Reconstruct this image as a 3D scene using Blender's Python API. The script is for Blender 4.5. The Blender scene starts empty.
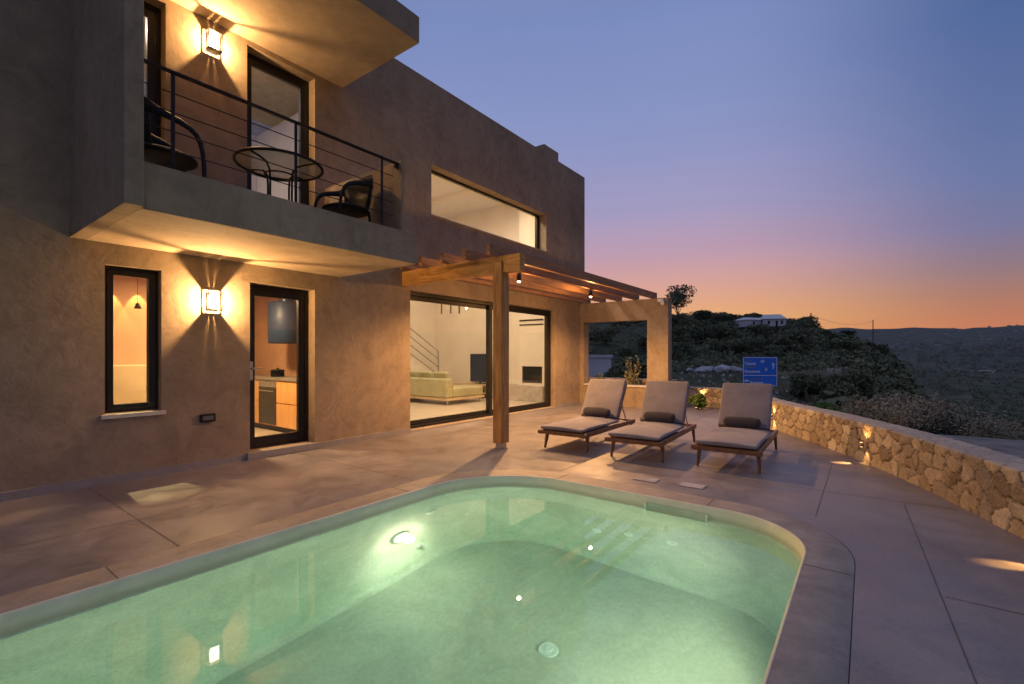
import bpy, bmesh, math, random
import numpy as np
from mathutils import Vector, Matrix
from mathutils.geometry import tessellate_polygon
R = random.Random(7)
sc = bpy.context.scene
COL = sc.collection
rad = math.radians
YAW = .644                      # facade direction is +X, the camera looks YAW away from it
CY, SY = math.cos(YAW), math.sin(YAW)
FPX = 472.4

# ------------------------------------------------------------------ helpers
class MB:
    """collects faces, then links them as ONE mesh object"""
    def __init__(s): s.v = []; s.f = []; s.sm = []
    def add(s, vs, fs, smooth=False):
        n = len(s.v); s.v += [tuple(v) for v in vs]
        for f in fs: s.f.append([n + i for i in f]); s.sm.append(smooth)
        return s
    def box(s, x0, y0, z0, x1, y1, z1):
        x0, x1 = min(x0, x1), max(x0, x1); y0, y1 = min(y0, y1), max(y0, y1); z0, z1 = min(z0, z1), max(z0, z1)
        return s.add([(x0,y0,z0),(x1,y0,z0),(x1,y1,z0),(x0,y1,z0),(x0,y0,z1),(x1,y0,z1),(x1,y1,z1),(x0,y1,z1)],
                     [(0,3,2,1),(4,5,6,7),(0,1,5,4),(1,2,6,5),(2,3,7,6),(3,0,4,7)])
    def hexa(s, b, t):           # bottom quad, top quad (ccw seen from above)
        return s.add(list(b) + list(t), [(0,3,2,1),(4,5,6,7),(0,1,5,4),(1,2,6,5),(2,3,7,6),(3,0,4,7)])
    def cone(s, p0, p1, r0, r1, n=12, caps=True, smooth=True):
        p0 = Vector(p0); p1 = Vector(p1); d = (p1 - p0).normalized()
        a = d.orthogonal().normalized(); b = d.cross(a)
        vs = []
        for p, r in ((p0, r0), (p1, r1)):
            for i in range(n):
                t = 2*math.pi*i/n; vs.append(p + a*(r*math.cos(t)) + b*(r*math.sin(t)))
        s.add(vs, [(i, (i+1) % n, n+(i+1) % n, n+i) for i in range(n)], smooth)
        if caps:
            s.add(vs[:n][::-1], [tuple(range(n))]); s.add(vs[n:], [tuple(range(n))])
        return s
    def tube(s, pts, r, n=8, closed=False, caps=True):
        pts = [Vector(p) for p in pts]; N = len(pts)
        rr = r if isinstance(r, (list, tuple)) else [r]*N
        prev = None; rings = []
        for i, p in enumerate(pts):
            if closed: d = pts[(i+1) % N] - pts[i-1]
            else: d = pts[min(i+1, N-1)] - pts[max(i-1, 0)]
            d.normalize()
            a = d.orthogonal().normalized() if prev is None else (prev - d*prev.dot(d)).normalized()
            prev = a; b = d.cross(a)
            rings.append([p + a*(rr[i]*math.cos(2*math.pi*k/n)) + b*(rr[i]*math.sin(2*math.pi*k/n)) for k in range(n)])
        vs = [v for rg in rings for v in rg]; fs = []
        for i in range(N if closed else N-1):
            j = (i+1) % N
            for k in range(n): fs.append((i*n+k, i*n+(k+1) % n, j*n+(k+1) % n, j*n+k))
        s.add(vs, fs, True)
        if not closed and caps: s.add(rings[0][::-1], [tuple(range(n))]); s.add(rings[-1], [tuple(range(n))])
        return s
    def lathe(s, prof, c=(0,0,0), n=24, smooth=True):
        vs = []; m = len(prof)
        for r, z in prof:
            for k in range(n):
                t = 2*math.pi*k/n; vs.append((c[0]+r*math.cos(t), c[1]+r*math.sin(t), c[2]+z))
        fs = [(i*n+k, i*n+(k+1) % n, (i+1)*n+(k+1) % n, (i+1)*n+k) for i in range(m-1) for k in range(n)]
        return s.add(vs, fs, smooth)
    def build(s, name, mat, parent=None, bev=0, seg=2, sub=0):
        me = bpy.data.meshes.new(name)
        off = Vector(parent['_o']) if parent is not None and '_o' in parent else Vector((0,0,0))
        me.from_pydata([tuple(Vector(v) - off) for v in s.v], [], s.f)
        me.polygons.foreach_set('use_smooth', s.sm)
        me.validate(); me.update()
        o = bpy.data.objects.new(name, me); COL.objects.link(o)
        if mat: me.materials.append(mat)
        if parent is not None:
            o.parent = parent
            if '_o' in parent: o['_o'] = parent['_o']
        if bev:
            m = o.modifiers.new('bevel', 'BEVEL'); m.width = bev; m.segments = seg; m.limit_method = 'ANGLE'; m.angle_limit = rad(40)
        if sub:
            m = o.modifiers.new('subd', 'SUBSURF'); m.levels = sub; m.render_levels = sub
        return o

def thing(name, label, cat, loc=(0,0,0), rz=0, group=None, local=False):
    o = bpy.data.objects.new(name, None); COL.objects.link(o); o.empty_display_size = .1
    o.location = loc; o.rotation_euler = (0, 0, rz)
    o['_o'] = (0.,0.,0.) if local else tuple(float(c) for c in loc)
    o['label'] = label; o['category'] = cat
    if group: o['group'] = group
    return o
def tag(o, label, cat, group=None, kind=None):
    o['label'] = label; o['category'] = cat
    if group: o['group'] = group
    if kind: o['kind'] = kind
    return o
def struct(name, mb, mat, **k):
    o = mb.build(name, mat, None, **k); o['kind'] = 'structure'; return o
def kids(o): return [c for c in bpy.data.objects if c.parent == o]
def dup(root, loc=None, rz=None, label=None, scale=None):
    r = root.copy(); COL.objects.link(r)
    for ch in kids(root):
        c = ch.copy(); COL.objects.link(c); c.parent = r
        for g in kids(ch):
            d = g.copy(); COL.objects.link(d); d.parent = c
    if loc is not None: r.location = loc
    if rz is not None: r.rotation_euler = (0, 0, rz)
    if scale is not None: r.scale = scale if isinstance(scale, (tuple, list)) else (scale,)*3
    if label: r['label'] = label
    return r
def text_mesh(name, body, size, mat, parent, loc, rot, depth=.002, ax='LEFT'):
    cu = bpy.data.curves.new(name, 'FONT'); cu.body = body; cu.size = size; cu.extrude = depth; cu.align_x = ax; cu.offset = size*.022
    t = bpy.data.objects.new(name + '_tmp', cu); COL.objects.link(t)
    bpy.context.view_layer.update()
    me = bpy.data.meshes.new_from_object(t.evaluated_get(bpy.context.evaluated_depsgraph_get()))
    bpy.data.objects.remove(t)
    o = bpy.data.objects.new(name, me); COL.objects.link(o); me.materials.clear(); me.materials.append(mat)
    o.parent = parent; o.location = loc; o.rotation_euler = rot
    return o

# ------------------------------------------------------------------ materials
def nt(name):
    m = bpy.data.materials.new(name); m.use_nodes = True
    t = m.node_tree; b = t.nodes['Principled BSDF']; return m, t, b
def L(t, a, b): t.links.new(a, b)
def noise(t, scale, detail=4, rough=.55, coord='Object', dist=0, vec=None):
    n = t.nodes.new('ShaderNodeTexNoise'); n.inputs['Scale'].default_value = scale
    n.inputs['Detail'].default_value = detail; n.inputs['Roughness'].default_value = rough; n.inputs['Distortion'].default_value = dist
    if vec is None:
        tc = t.nodes.new('ShaderNodeTexCoord'); vec = tc.outputs[coord]
    L(t, vec, n.inputs['Vector']); return n.outputs['Fac']
def ramp(t, fac, stops):
    r = t.nodes.new('ShaderNodeValToRGB'); e = r.color_ramp.elements
    while len(e) < len(stops): e.new(.5)
    for i, (p, c) in enumerate(stops):
        e[i].position = p; e[i].color = (c[0], c[1], c[2], 1) if not isinstance(c, (int, float)) else (c, c, c, 1)
    L(t, fac, r.inputs['Fac']); return r.outputs['Color']
def mix(t, fac, a, b, mode='MIX'):
    n = t.nodes.new('ShaderNodeMix'); n.data_type = 'RGBA'; n.blend_type = mode
    for s, v in ((n.inputs[0], fac), (n.inputs[6], a), (n.inputs[7], b)):
        if hasattr(v, 'links') or hasattr(v, 'is_linked'): L(t, v, s)
        elif isinstance(v, (int, float)): s.default_value = v
        else: s.default_value = (v[0], v[1], v[2], 1)
    return n.outputs[2]
def bump(t, h, st, dist=.01):
    n = t.nodes.new('ShaderNodeBump'); n.inputs['Strength'].default_value = st; n.inputs['Distance'].default_value = dist
    L(t, h, n.inputs['Height']); return n.outputs['Normal']
def math_(t, op, a, b=0., c=None):
    n = t.nodes.new('ShaderNodeMath'); n.operation = op
    for i, v in enumerate((a, b) if c is None else (a, b, c)):
        if isinstance(v, (int, float)): n.inputs[i].default_value = v
        else: L(t, v, n.inputs[i])
    return n.outputs[0]
def stretch(t, sx, sy, sz, coord='Object'):
    tc = t.nodes.new('ShaderNodeTexCoord'); mp = t.nodes.new('ShaderNodeMapping'); mp.inputs['Scale'].default_value = (sx, sy, sz)
    L(t, tc.outputs[coord], mp.inputs['Vector']); return mp.outputs['Vector']
def plain(name, c, rough=.6, metal=0., var=.12, sc_=6., bmp=0., coord='Object', spec=.5):
    m, t, b = nt(name)
    f = noise(t, sc_, 5, coord=coord)
    d = tuple(x*(1-var*1.6) for x in c); l = tuple(min(1, x*(1+var*1.6)) for x in c)
    L(t, ramp(t, f, [(.3, d), (.7, l)]), b.inputs['Base Color'])
    b.inputs['Roughness'].default_value = rough; b.inputs['Metallic'].default_value = metal
    b.inputs['Specular IOR Level'].default_value = spec
    if bmp: L(t, bump(t, noise(t, sc_*6, 4, coord=coord), bmp, .004), b.inputs['Normal'])
    return m
def plaster(name, c, var=.22, streak=.5, rough=.85):
    m, t, b = nt(name)
    big = noise(t, .9, 6, .62, dist=.6); mid = noise(t, 4.5, 7, .7, dist=1.2)
    vs = noise(t, 1.0, 5, .6, vec=stretch(t, 2.6, 2.6, .55))
    f = math_(t, 'ADD', math_(t, 'MULTIPLY', big, .4), math_(t, 'ADD', math_(t, 'MULTIPLY', mid, .32), math_(t, 'MULTIPLY', vs, .28)))
    lo = tuple(x*(1-var*1.5) for x in c); hi = tuple(min(1, x*(1+var*1.5)) for x in c)
    colr = ramp(t, f, [(.38, lo), (.5, c), (.62, hi)])
    blot = ramp(t, noise(t, 2.2, 8, .75, dist=2.0), [(.40, .70), (.52, 1.)])
    colr = mix(t, streak, colr, mix(t, 1., colr, blot, 'MULTIPLY'))
    L(t, colr, b.inputs['Base Color'])
    b.inputs['Roughness'].default_value = rough; b.inputs['Specular IOR Level'].default_value = .25
    h = math_(t, 'ADD', math_(t, 'MULTIPLY', noise(t, 9, 6, .6, dist=.8), .7), math_(t, 'MULTIPLY', noise(t, 80, 3), .12))
    L(t, bump(t, h, .28, .02), b.inputs['Normal'])
    return m
def wood(name, c1, c2, axis='X', rough=.55, scl=1.):
    m, t, b = nt(name)
    s = {'X': (1.2, 14, 14), 'Y': (14, 1.2, 14), 'Z': (14, 14, 1.2)}[axis]
    v = stretch(t, *(q*scl for q in s))
    f = noise(t, 1.6, 7, .65, dist=1.4, vec=v)
    kn = noise(t, 1.1, 3, .5, dist=.3, vec=stretch(t, *(q*.35*scl for q in s)))
    colr = ramp(t, f, [(.3, c1), (.68, c2)])
    dk = tuple(x*.45 for x in c1)
    colr = mix(t, ramp(t, kn, [(.60, 0.), (.72, .75)]), colr, dk)
    L(t, colr, b.inputs['Base Color']); b.inputs['Roughness'].default_value = rough; b.inputs['Specular IOR Level'].default_value = .3
    L(t, bump(t, f, .25, .003), b.inputs['Normal'])
    return m
def emit(name, c, s):
    m, t, b = nt(name); b.inputs['Base Color'].default_value = (.8, .8, .8, 1)
    b.inputs['Emission Color'].default_value = (*c, 1); b.inputs['Emission Strength'].default_value = s; return m
def pane_mat(name, tint=(.96, .98, .97), gain=1.0):
    m = bpy.data.materials.new(name); m.use_nodes = True; t = m.node_tree
    for n in list(t.nodes): t.nodes.remove(n)
    o = t.nodes.new('ShaderNodeOutputMaterial'); tr = t.nodes.new('ShaderNodeBsdfTransparent'); g = t.nodes.new('ShaderNodeBsdfGlossy')
    tr.inputs['Color'].default_value = (*tint, 1); g.inputs['Roughness'].default_value = 0.0
    lw_ = t.nodes.new('ShaderNodeLayerWeight'); lw_.inputs['Blend'].default_value = .5    # Schlick reflectance of one glass face
    sch = math_(t, 'ADD', math_(t, 'MULTIPLY', math_(t, 'POWER', lw_.outputs['Facing'], 5.), .96), .04)
    mx = t.nodes.new('ShaderNodeMixShader'); L(t, math_(t, 'MULTIPLY', sch, gain), mx.inputs[0])
    L(t, tr.outputs[0], mx.inputs[1]); L(t, g.outputs[0], mx.inputs[2]); L(t, mx.outputs[0], o.inputs['Surface'])
    return m

M = {}
M['plaster'] = plaster('facade_plaster', (.31, .24, .168), var=.16, streak=.5)
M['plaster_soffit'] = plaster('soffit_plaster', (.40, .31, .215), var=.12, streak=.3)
M['plaster_in'] = plain('interior_plaster', (.74, .66, .54), .8, 0, .04, 1.5)
M['plaster_pink'] = plain('interior_clay_plaster', (.50, .29, .18), .8, 0, .07, 2)
M['plinth'] = plaster('plinth_cement', (.27, .255, .25), .12, .2)
M['roofmat'] = plain('roof_cement', (.3, .29, .28), .9)
M['alu'] = plain('dark_aluminium', (.013, .012, .012), .4, .0, .1, 8, spec=.3)
M['iron'] = plain('dark_iron', (.022, .016, .013), .45, .6, .15, 12)
M['glass'] = pane_mat('window_glass', gain=1.15)
M['sill'] = plain('marble_sill', (.62, .58, .5), .35, 0, .06, 10)
M['beamwood'] = wood('oiled_pine_beam', (.28, .12, .028), (.66, .36, .10), 'Y')
M['rafterwood'] = wood('oiled_pine_rafter', (.20, .095, .045), (.42, .22, .10), 'X')
M['postwood'] = wood('oiled_pine_post', (.25, .11, .035), (.62, .34, .11), 'Z')
M['teak'] = wood('teak', (.12, .055, .03), (.25, .125, .062), 'X', .42, 1.5)
M['teakleg'] = wood('teak_leg', (.12, .055, .03), (.25, .125, .062), 'Z', .42, 1.5)
M['steel'] = plain('galvanised_steel', (.45, .45, .45), .4, .9, .1, 20)
M['black'] = plain('black_plastic', (.010, .010, .010), .5, 0, .1, 10, spec=.25)
M['white'] = plain('white_plastic', (.75, .75, .74), .4, 0, .03, 10)
M['warmglow'] = emit('warm_bulb', (1, .62, .30), 45)

def fabric(name, c, rough=.95):
    m, t, b = nt(name)
    w1 = t.nodes.new('ShaderNodeTexWave'); w1.inputs['Scale'].default_value = 160; w1.bands_direction = 'X'
    w2 = t.nodes.new('ShaderNodeTexWave'); w2.inputs['Scale'].default_value = 160; w2.bands_direction = 'Y'
    tc = t.nodes.new('ShaderNodeTexCoord')
    L(t, tc.outputs['Object'], w1.inputs['Vector']); L(t, tc.outputs['Object'], w2.inputs['Vector'])
    w = math_(t, 'MULTIPLY', w1.outputs['Fac'], w2.outputs['Fac'])
    f = noise(t, 5, 6, .6)
    colr = ramp(t, f, [(.3, tuple(x*.86 for x in c)), (.7, tuple(x*1.12 for x in c))])
    L(t, mix(t, math_(t, 'MULTIPLY', w, .25), colr, tuple(x*.7 for x in c)), b.inputs['Base Color'])
    b.inputs['Roughness'].default_value = rough; b.inputs['Specular IOR Level'].default_value = .15
    b.inputs['Sheen Weight'].default_value = .25
    h = math_(t, 'ADD', math_(t, 'MULTIPLY', noise(t, 7, 3), 1.), math_(t, 'MULTIPLY', w, .06))
    L(t, bump(t, h, .35, .02), b.inputs['Normal'])
    return m
M['cushion'] = fabric('taupe_canvas', (.225, .205, .222))
M['pillow'] = fabric('charcoal_canvas', (.05, .046, .052))
M['sofa'] = fabric('olive_linen', (.40, .38, .22))

def deck_mat():
    m, t, b = nt('stamped_concrete')
    big = noise(t, .55, 7, .65, dist=.4); mid = noise(t, 2.6, 8, .72, dist=.5); fine = noise(t, 40, 4, .6)
    f = math_(t, 'ADD', math_(t, 'MULTIPLY', big, .38), math_(t, 'ADD', math_(t, 'MULTIPLY', mid, .44), math_(t, 'MULTIPLY', fine, .18)))
    colr = ramp(t, f, [(.39, (.13, .114, .114)), (.5, (.19, .170, .174)), (.64, (.265, .240, .246))])
    L(t, colr, b.inputs['Base Color'])
    L(t, ramp(t, mid, [(.35, .30), (.65, .56)]), b.inputs['Roughness']); b.inputs['Specular IOR Level'].default_value = .45
    vor = t.nodes.new('ShaderNodeTexVoronoi'); vor.feature = 'SMOOTH_F1'; vor.inputs['Scale'].default_value = 1.7
    tc = t.nodes.new('ShaderNodeTexCoord'); L(t, tc.outputs['Object'], vor.inputs['Vector'])
    h = math_(t, 'ADD', math_(t, 'MULTIPLY', mid, .8), math_(t, 'ADD', math_(t, 'MULTIPLY', vor.outputs['Distance'], .5), math_(t, 'MULTIPLY', fine, .05)))
    L(t, bump(t, h, .22, .015), b.inputs['Normal'])
    return m
M['deck'] = deck_mat()
def coping_mat():
    m, t, b = nt('coping_concrete')
    mid = noise(t, 4.5, 8, .75, dist=.3)
    L(t, ramp(t, mid, [(.34, (.20, .17, .152)), (.5, (.265, .23, .205)), (.66, (.33, .29, .26))]), b.inputs['Base Color'])
    b.inputs['Roughness'].default_value = .6
    h = math_(t, 'ADD', mid, math_(t, 'MULTIPLY', noise(t, 45, 4), .1))
    L(t, bump(t, h, .3, .015), b.inputs['Normal']); return m
M['coping'] = coping_mat()
def pool_mat():
    m, t, b = nt('pool_plaster')
    f = noise(t, 2.4, 8, .7, dist=.8); fine = noise(t, 38, 5, .75)
    colr = ramp(t, f, [(.35, (.50, .55, .44)), (.65, (.66, .70, .58))])
    colr = mix(t, .35, colr, mix(t, 1., colr, ramp(t, fine, [(.40, .62), (.58, 1.)]), 'MULTIPLY'))
    # waterline band of lime and dirt, a stain with its own ragged edge
    tc = t.nodes.new('ShaderNodeTexCoord'); sp = t.nodes.new('ShaderNodeSeparateXYZ'); L(t, tc.outputs['Object'], sp.inputs[0])
    zz = math_(t, 'ADD', sp.outputs['Z'], math_(t, 'MULTIPLY', math_(t, 'SUBTRACT', noise(t, 5, 6, .7), .5), .035))
    mr = t.nodes.new('ShaderNodeMapRange'); mr.inputs[1].default_value = -.125; mr.inputs[2].default_value = -.095
    L(t, zz, mr.inputs[0])
    dry = ramp(t, f, [(.35, (.62, .58, .42)), (.65, (.74, .69, .52))])
    mr2 = t.nodes.new('ShaderNodeMapRange'); mr2.inputs[1].default_value = -.10; mr2.inputs[2].default_value = -.055; L(t, zz, mr2.inputs[0])
    band = mix(t, mr2.outputs[0], (.46, .42, .29), dry)
    colr = mix(t, mr.outputs[0], colr, band)
    L(t, colr, b.inputs['Base Color']); b.inputs['Roughness'].default_value = .8; b.inputs['Specular IOR Level'].default_value = .2
    L(t, bump(t, noise(t, 12, 5), .2, .02), b.inputs['Normal']); return m
M['pool'] = pool_mat()
def pool_floor_mat():
    m, t, b = nt('pool_floor_plaster'); f = noise(t, 1.6, 7, .7, dist=.6); fine = noise(t, 30, 5, .8)
    colr = ramp(t, f, [(.35, (.47, .51, .41)), (.65, (.61, .65, .53))])
    L(t, mix(t, .5, colr, mix(t, 1., colr, ramp(t, fine, [(.38, .68), (.6, 1.)]), 'MULTIPLY')), b.inputs['Base Color']); b.inputs['Roughness'].default_value = .85; return m
POOLFLOOR = pool_floor_mat()
def water_mat():
    m = bpy.data.materials.new('clear_water'); m.use_nodes = True; t = m.node_tree
    for n in list(t.nodes): t.nodes.remove(n)
    o = t.nodes.new('ShaderNodeOutputMaterial'); g = t.nodes.new('ShaderNodeBsdfGlass'); g.inputs['IOR'].default_value = 1.333; g.inputs['Roughness'].default_value = 0
    L(t, bump(t, noise(t, 2.5, 2), .012, .02), g.inputs['Normal'])
    v = t.nodes.new('ShaderNodeVolumeAbsorption'); v.inputs['Color'].default_value = (.50, .93, .86, 1); v.inputs['Density'].default_value = .24
    L(t, g.outputs[0], o.inputs['Surface']); L(t, v.outputs[0], o.inputs['Volume']); return m
M['water'] = water_mat()

# ------------------------------------------------------------------ camera and sky
cam = bpy.data.cameras.new('camera'); co = bpy.data.objects.new('camera', cam); COL.objects.link(co)
co.location = (0, 0, 1.3); co.rotation_euler = (rad(90), 0, YAW - rad(90))
cam.sensor_width = 36; cam.lens = FPX/1024*36; cam.shift_y = (355.2-342)/1024; cam.clip_start = .05; cam.clip_end = 20000
sc.camera = co

w = bpy.data.worlds.new('World'); sc.world = w; w.use_nodes = True; t = w.node_tree
for n in list(t.nodes): t.nodes.remove(n)
wo = t.nodes.new('ShaderNodeOutputWorld'); bg = t.nodes.new('ShaderNodeBackground')
tc = t.nodes.new('ShaderNodeTexCoord'); nv = t.nodes.new('ShaderNodeVectorMath'); nv.operation = 'NORMALIZE'; L(t, tc.outputs['Generated'], nv.inputs[0])
sp = t.nodes.new('ShaderNodeSeparateXYZ'); L(t, nv.outputs[0], sp.inputs[0])
def lin(c): return tuple((x/255/12.92) if x <= 10 else ((x/255+.055)/1.055)**2.4 for x in c)
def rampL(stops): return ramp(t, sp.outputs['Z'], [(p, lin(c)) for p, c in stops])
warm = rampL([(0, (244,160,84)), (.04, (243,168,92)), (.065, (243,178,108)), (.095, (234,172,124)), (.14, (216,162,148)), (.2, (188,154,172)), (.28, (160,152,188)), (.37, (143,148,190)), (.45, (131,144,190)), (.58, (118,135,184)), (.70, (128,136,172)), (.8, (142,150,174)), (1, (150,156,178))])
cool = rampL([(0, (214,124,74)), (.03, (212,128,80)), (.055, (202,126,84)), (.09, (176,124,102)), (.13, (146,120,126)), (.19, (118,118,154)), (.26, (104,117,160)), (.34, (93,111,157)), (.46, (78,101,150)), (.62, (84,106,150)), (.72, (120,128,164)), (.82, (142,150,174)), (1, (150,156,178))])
SUN_A = YAW - rad(6)
hx = math_(t, 'ADD', math_(t, 'MULTIPLY', sp.outputs['X'], math.cos(SUN_A)), math_(t, 'MULTIPLY', sp.outputs['Y'], math.sin(SUN_A)))
hl = math_(t, 'SQRT', math_(t, 'MAXIMUM', math_(t, 'ADD', math_(t, 'MULTIPLY', sp.outputs['X'], sp.outputs['X']), math_(t, 'MULTIPLY', sp.outputs['Y'], sp.outputs['Y'])), 1e-5))
dt = math_(t, 'DIVIDE', hx, hl)
mr = t.nodes.new('ShaderNodeMapRange'); mr.interpolation_type = 'SMOOTHSTEP'; mr.inputs[1].default_value = math.cos(rad(41)); mr.inputs[2].default_value = math.cos(rad(12)); L(t, dt, mr.inputs[0])
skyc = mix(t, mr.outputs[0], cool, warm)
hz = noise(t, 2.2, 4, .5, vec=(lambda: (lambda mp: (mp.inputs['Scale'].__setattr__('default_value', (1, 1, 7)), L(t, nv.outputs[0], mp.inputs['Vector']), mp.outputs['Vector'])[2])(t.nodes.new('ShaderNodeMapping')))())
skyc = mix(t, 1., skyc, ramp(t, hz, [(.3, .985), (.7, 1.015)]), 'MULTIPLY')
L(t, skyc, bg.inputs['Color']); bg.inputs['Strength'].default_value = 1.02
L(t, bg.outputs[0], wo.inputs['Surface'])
sc.view_settings.view_transform = 'Standard'; sc.view_settings.look = 'None'; sc.view_settings.exposure = .1; sc.view_settings.gamma = 1
sc.cycles.use_denoising = True
sc.cycles.max_bounces = 10; sc.cycles.transparent_max_bounces = 16; sc.cycles.transmission_bounces = 8; sc.cycles.glossy_bounces = 5; sc.cycles.diffuse_bounces = 4
sc.cycles.sample_clamp_indirect = 4.0

def lamp(name, kind, loc, power, color=(1, .62, .32), size=.02, parent=None, rot=None, spot=None, blend=.6):
    l = bpy.data.lights.new(name, kind); l.energy = power; l.color = color
    if kind == 'AREA': l.shape = 'DISK'; l.size = size
    else: l.shadow_soft_size = size
    if kind == 'SPOT': l.spot_size = spot; l.spot_blend = blend
    o = bpy.data.objects.new(name, l); COL.objects.link(o)
    if parent is not None: o.parent = parent; o.location = Vector(loc) - Vector(parent['_o'])
    else: o.location = loc
    if rot: o.rotation_euler = rot
    return o

# ------------------------------------------------------------------ wall with openings
def slab_holes(mb, axis, p0, p1, a0, a1, z0, z1, holes):
    """wall slab between planes p0<p1 on axis ('Y': spans X; 'X': spans Y), holes = (a0,z0,a1,z1)"""
    As = sorted({a0, a1, *[h[0] for h in holes], *[h[2] for h in holes]})
    Zs = sorted({z0, z1, *[h[1] for h in holes], *[h[3] for h in holes]})
    As = [a for a in As if a0 <= a <= a1]; Zs = [z for z in Zs if z0 <= z <= z1]
    def solid(i, j):
        if i < 0 or j < 0 or i >= len(As)-1 or j >= len(Zs)-1: return False
        a = (As[i]+As[i+1])/2; z = (Zs[j]+Zs[j+1])/2
        return not any(h[0] < a < h[2] and h[1] < z < h[3] for h in holes)
    P = (lambda a, p, z: (a, p, z)) if axis == 'Y' else (lambda a, p, z: (p, a, z))
    idx = {}
    def V(a, p, z):
        k = (a, p, z)
        if k not in idx: idx[k] = len(vs); vs.append(P(a, p, z))
        return idx[k]
    vs = []; fs = []
    for i in range(len(As)-1):
        for j in range(len(Zs)-1):
            if not solid(i, j): continue
            a, b, c, d = As[i], As[i+1], Zs[j], Zs[j+1]
            fs.append((V(a,p0,c), V(b,p0,c), V(b,p0,d), V(a,p0,d))); fs.append((V(a,p1,d), V(b,p1,d), V(b,p1,c), V(a,p1,c)))
            if not solid(i-1, j): fs.append((V(a,p0,c), V(a,p0,d), V(a,p1,d), V(a,p1,c)))
            if not solid(i+1, j): fs.append((V(b,p0,d), V(b,p0,c), V(b,p1,c), V(b,p1,d)))
            if not solid(i, j-1): fs.append((V(a,p0,c), V(a,p1,c), V(b,p1,c), V(b,p0,c)))
            if not solid(i, j+1): fs.append((V(a,p0,d), V(b,p0,d), V(b,p1,d), V(a,p1,d)))
    mb.add(vs, fs); return mb

# ------------------------------------------------------------------ HOUSE
WY = 6.15
house = thing('house', 'two storey earth coloured plaster villa with balcony and flat roof beside the pool', 'house', (4, WY, 0))
holes = [(1.345, .675, 1.825, 2.222), (2.749, .09, 3.617, 2.212), (5.335, .03, 9.985, 2.402),
         (1.22, 2.62, 1.865, 5.16), (2.715, 2.62, 3.617, 5.157), (5.82, 3.785, 9.56, 4.68)]
slab_holes(MB(), 'Y', WY, WY+.30, -4, 11.49, 0, 6.14, holes).build('facade_wall', M['plaster'], house)
slits = [(11.28, 2.68, 11.37, 3.02), (10.86, 2.66, 10.95, 3.02), (10.48, 2.64, 10.57, 3.02)]
slab_holes(MB(), 'X', 11.20, 11.49, WY+.30, 11.9, 0, 6.14, slits).build('side_wall', M['plaster'], house)
MB().box(-4, 11.6, 0, 11.20, 11.9, 6.14).build('rear_wall', M['plaster'], house)
MB().box(-4, WY+.30, 0, -3.7, 11.6, 6.14).build('end_wall', M['plaster'], house)
MB().box(-3.7, WY+.30, 5.88, 11.20, 11.6, 6.02).build('flat_roof', M['roofmat'], house)
ch = MB().box(9.50, 6.165, 6.141, 10.15, 6.50, 6.36).build('roof_vent', M['plaster'], house, bev=.01)
# plinth strip, butted in front of the wall
for x0, x1, z1 in ((-4, 2.699, .08), (3.661, 5.33, .075), (9.99, 11.219, .07)): MB().box(x0, WY-.022, 0, x1, WY-.001, z1).build('plinth', M['plinth'], house)
MB().box(2.70, WY-.05, .0, 3.66, WY+.02, .088).build('door_step', M['plinth'], house, bev=.006)
MB().box(5.335, WY-.02, .0, 9.985, WY+.30, .028).build('threshold', M['plinth'], house)
# side wall of the balcony (column box) and balcony
MB().box(1.078, 4.42, 2.438, 1.20, WY-.001, 6.14).build('balcony_side_wall', M['plaster'], house, bev=.004)
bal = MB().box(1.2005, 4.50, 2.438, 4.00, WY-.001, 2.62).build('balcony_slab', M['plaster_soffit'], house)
MB().box(1.2005, 4.495, 2.442, 4.004, 4.62, 2.81).build('balcony_kerb', M['plaster'], house, bev=.004)
MB().box(3.765, 4.6205, 2.621, 3.80, WY-.001, 3.66).box(3.765, 4.50, 2.8105, 3.80, 4.6205, 3.66).build('balcony_end_parapet', M['plaster'], house)
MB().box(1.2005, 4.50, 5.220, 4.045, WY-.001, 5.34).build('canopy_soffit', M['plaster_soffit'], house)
MB().box(1.2005, 4.496, 5.224, 4.049, WY-.001, 5.55).build('canopy_fascia', M['plaster'], house, bev=.004)
# the fascia box would hide the soffit: the soffit is 4 mm lower and seen from below
# portal that carries the pergola
po = MB()
slab_holes(po, 'X', 11.22, 11.49, 3.78, WY-.002, 0, 2.675, [(4.295, .51, 6.03, 2.165)])
po.build('portal_wall', M['plaster'], house)
MB().box(11.19, 4.30, .511, 11.50, 6.025, .545).build('portal_ledge', M['sill'], house, bev=.004)

def frame_mb(x0, z0, x1, z1, w_, y0, y1, wl=None, wr=None, wb=None, wt=None):
    wl = w_ if wl is None else wl; wr = w_ if wr is None else wr; wb = w_ if wb is None else wb; wt = w_ if wt is None else wt
    m = MB(); m.box(x0, y0, z0, x0+wl, y1, z1); m.box(x1-wr, y0, z0, x1, y1, z1)
    m.box(x0+wl, y0, z0, x1-wr, y1, z0+wb); m.box(x0+wl, y0, z1-wt, x1-wr, y1, z1); return m
# small window
e = .002
wf = frame_mb(1.345+e, .70, 1.825-e, 2.222-e, .035, WY+.10, WY+.22).build('window', M['alu'], house, bev=.003)
frame_mb(1.384, .739, 1.786, 2.183, .05, WY+.085, WY+.17).build('sash', M['alu'], wf, bev=.004)
MB().box(1.43, WY+.12, .785, 1.74, WY+.126, 2.137).build('pane', M['glass'], wf)
MB().box(1.31, WY-.035, .655, 1.86, WY+.10, .698).build('sill', M['sill'], wf, bev=.004)
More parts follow.
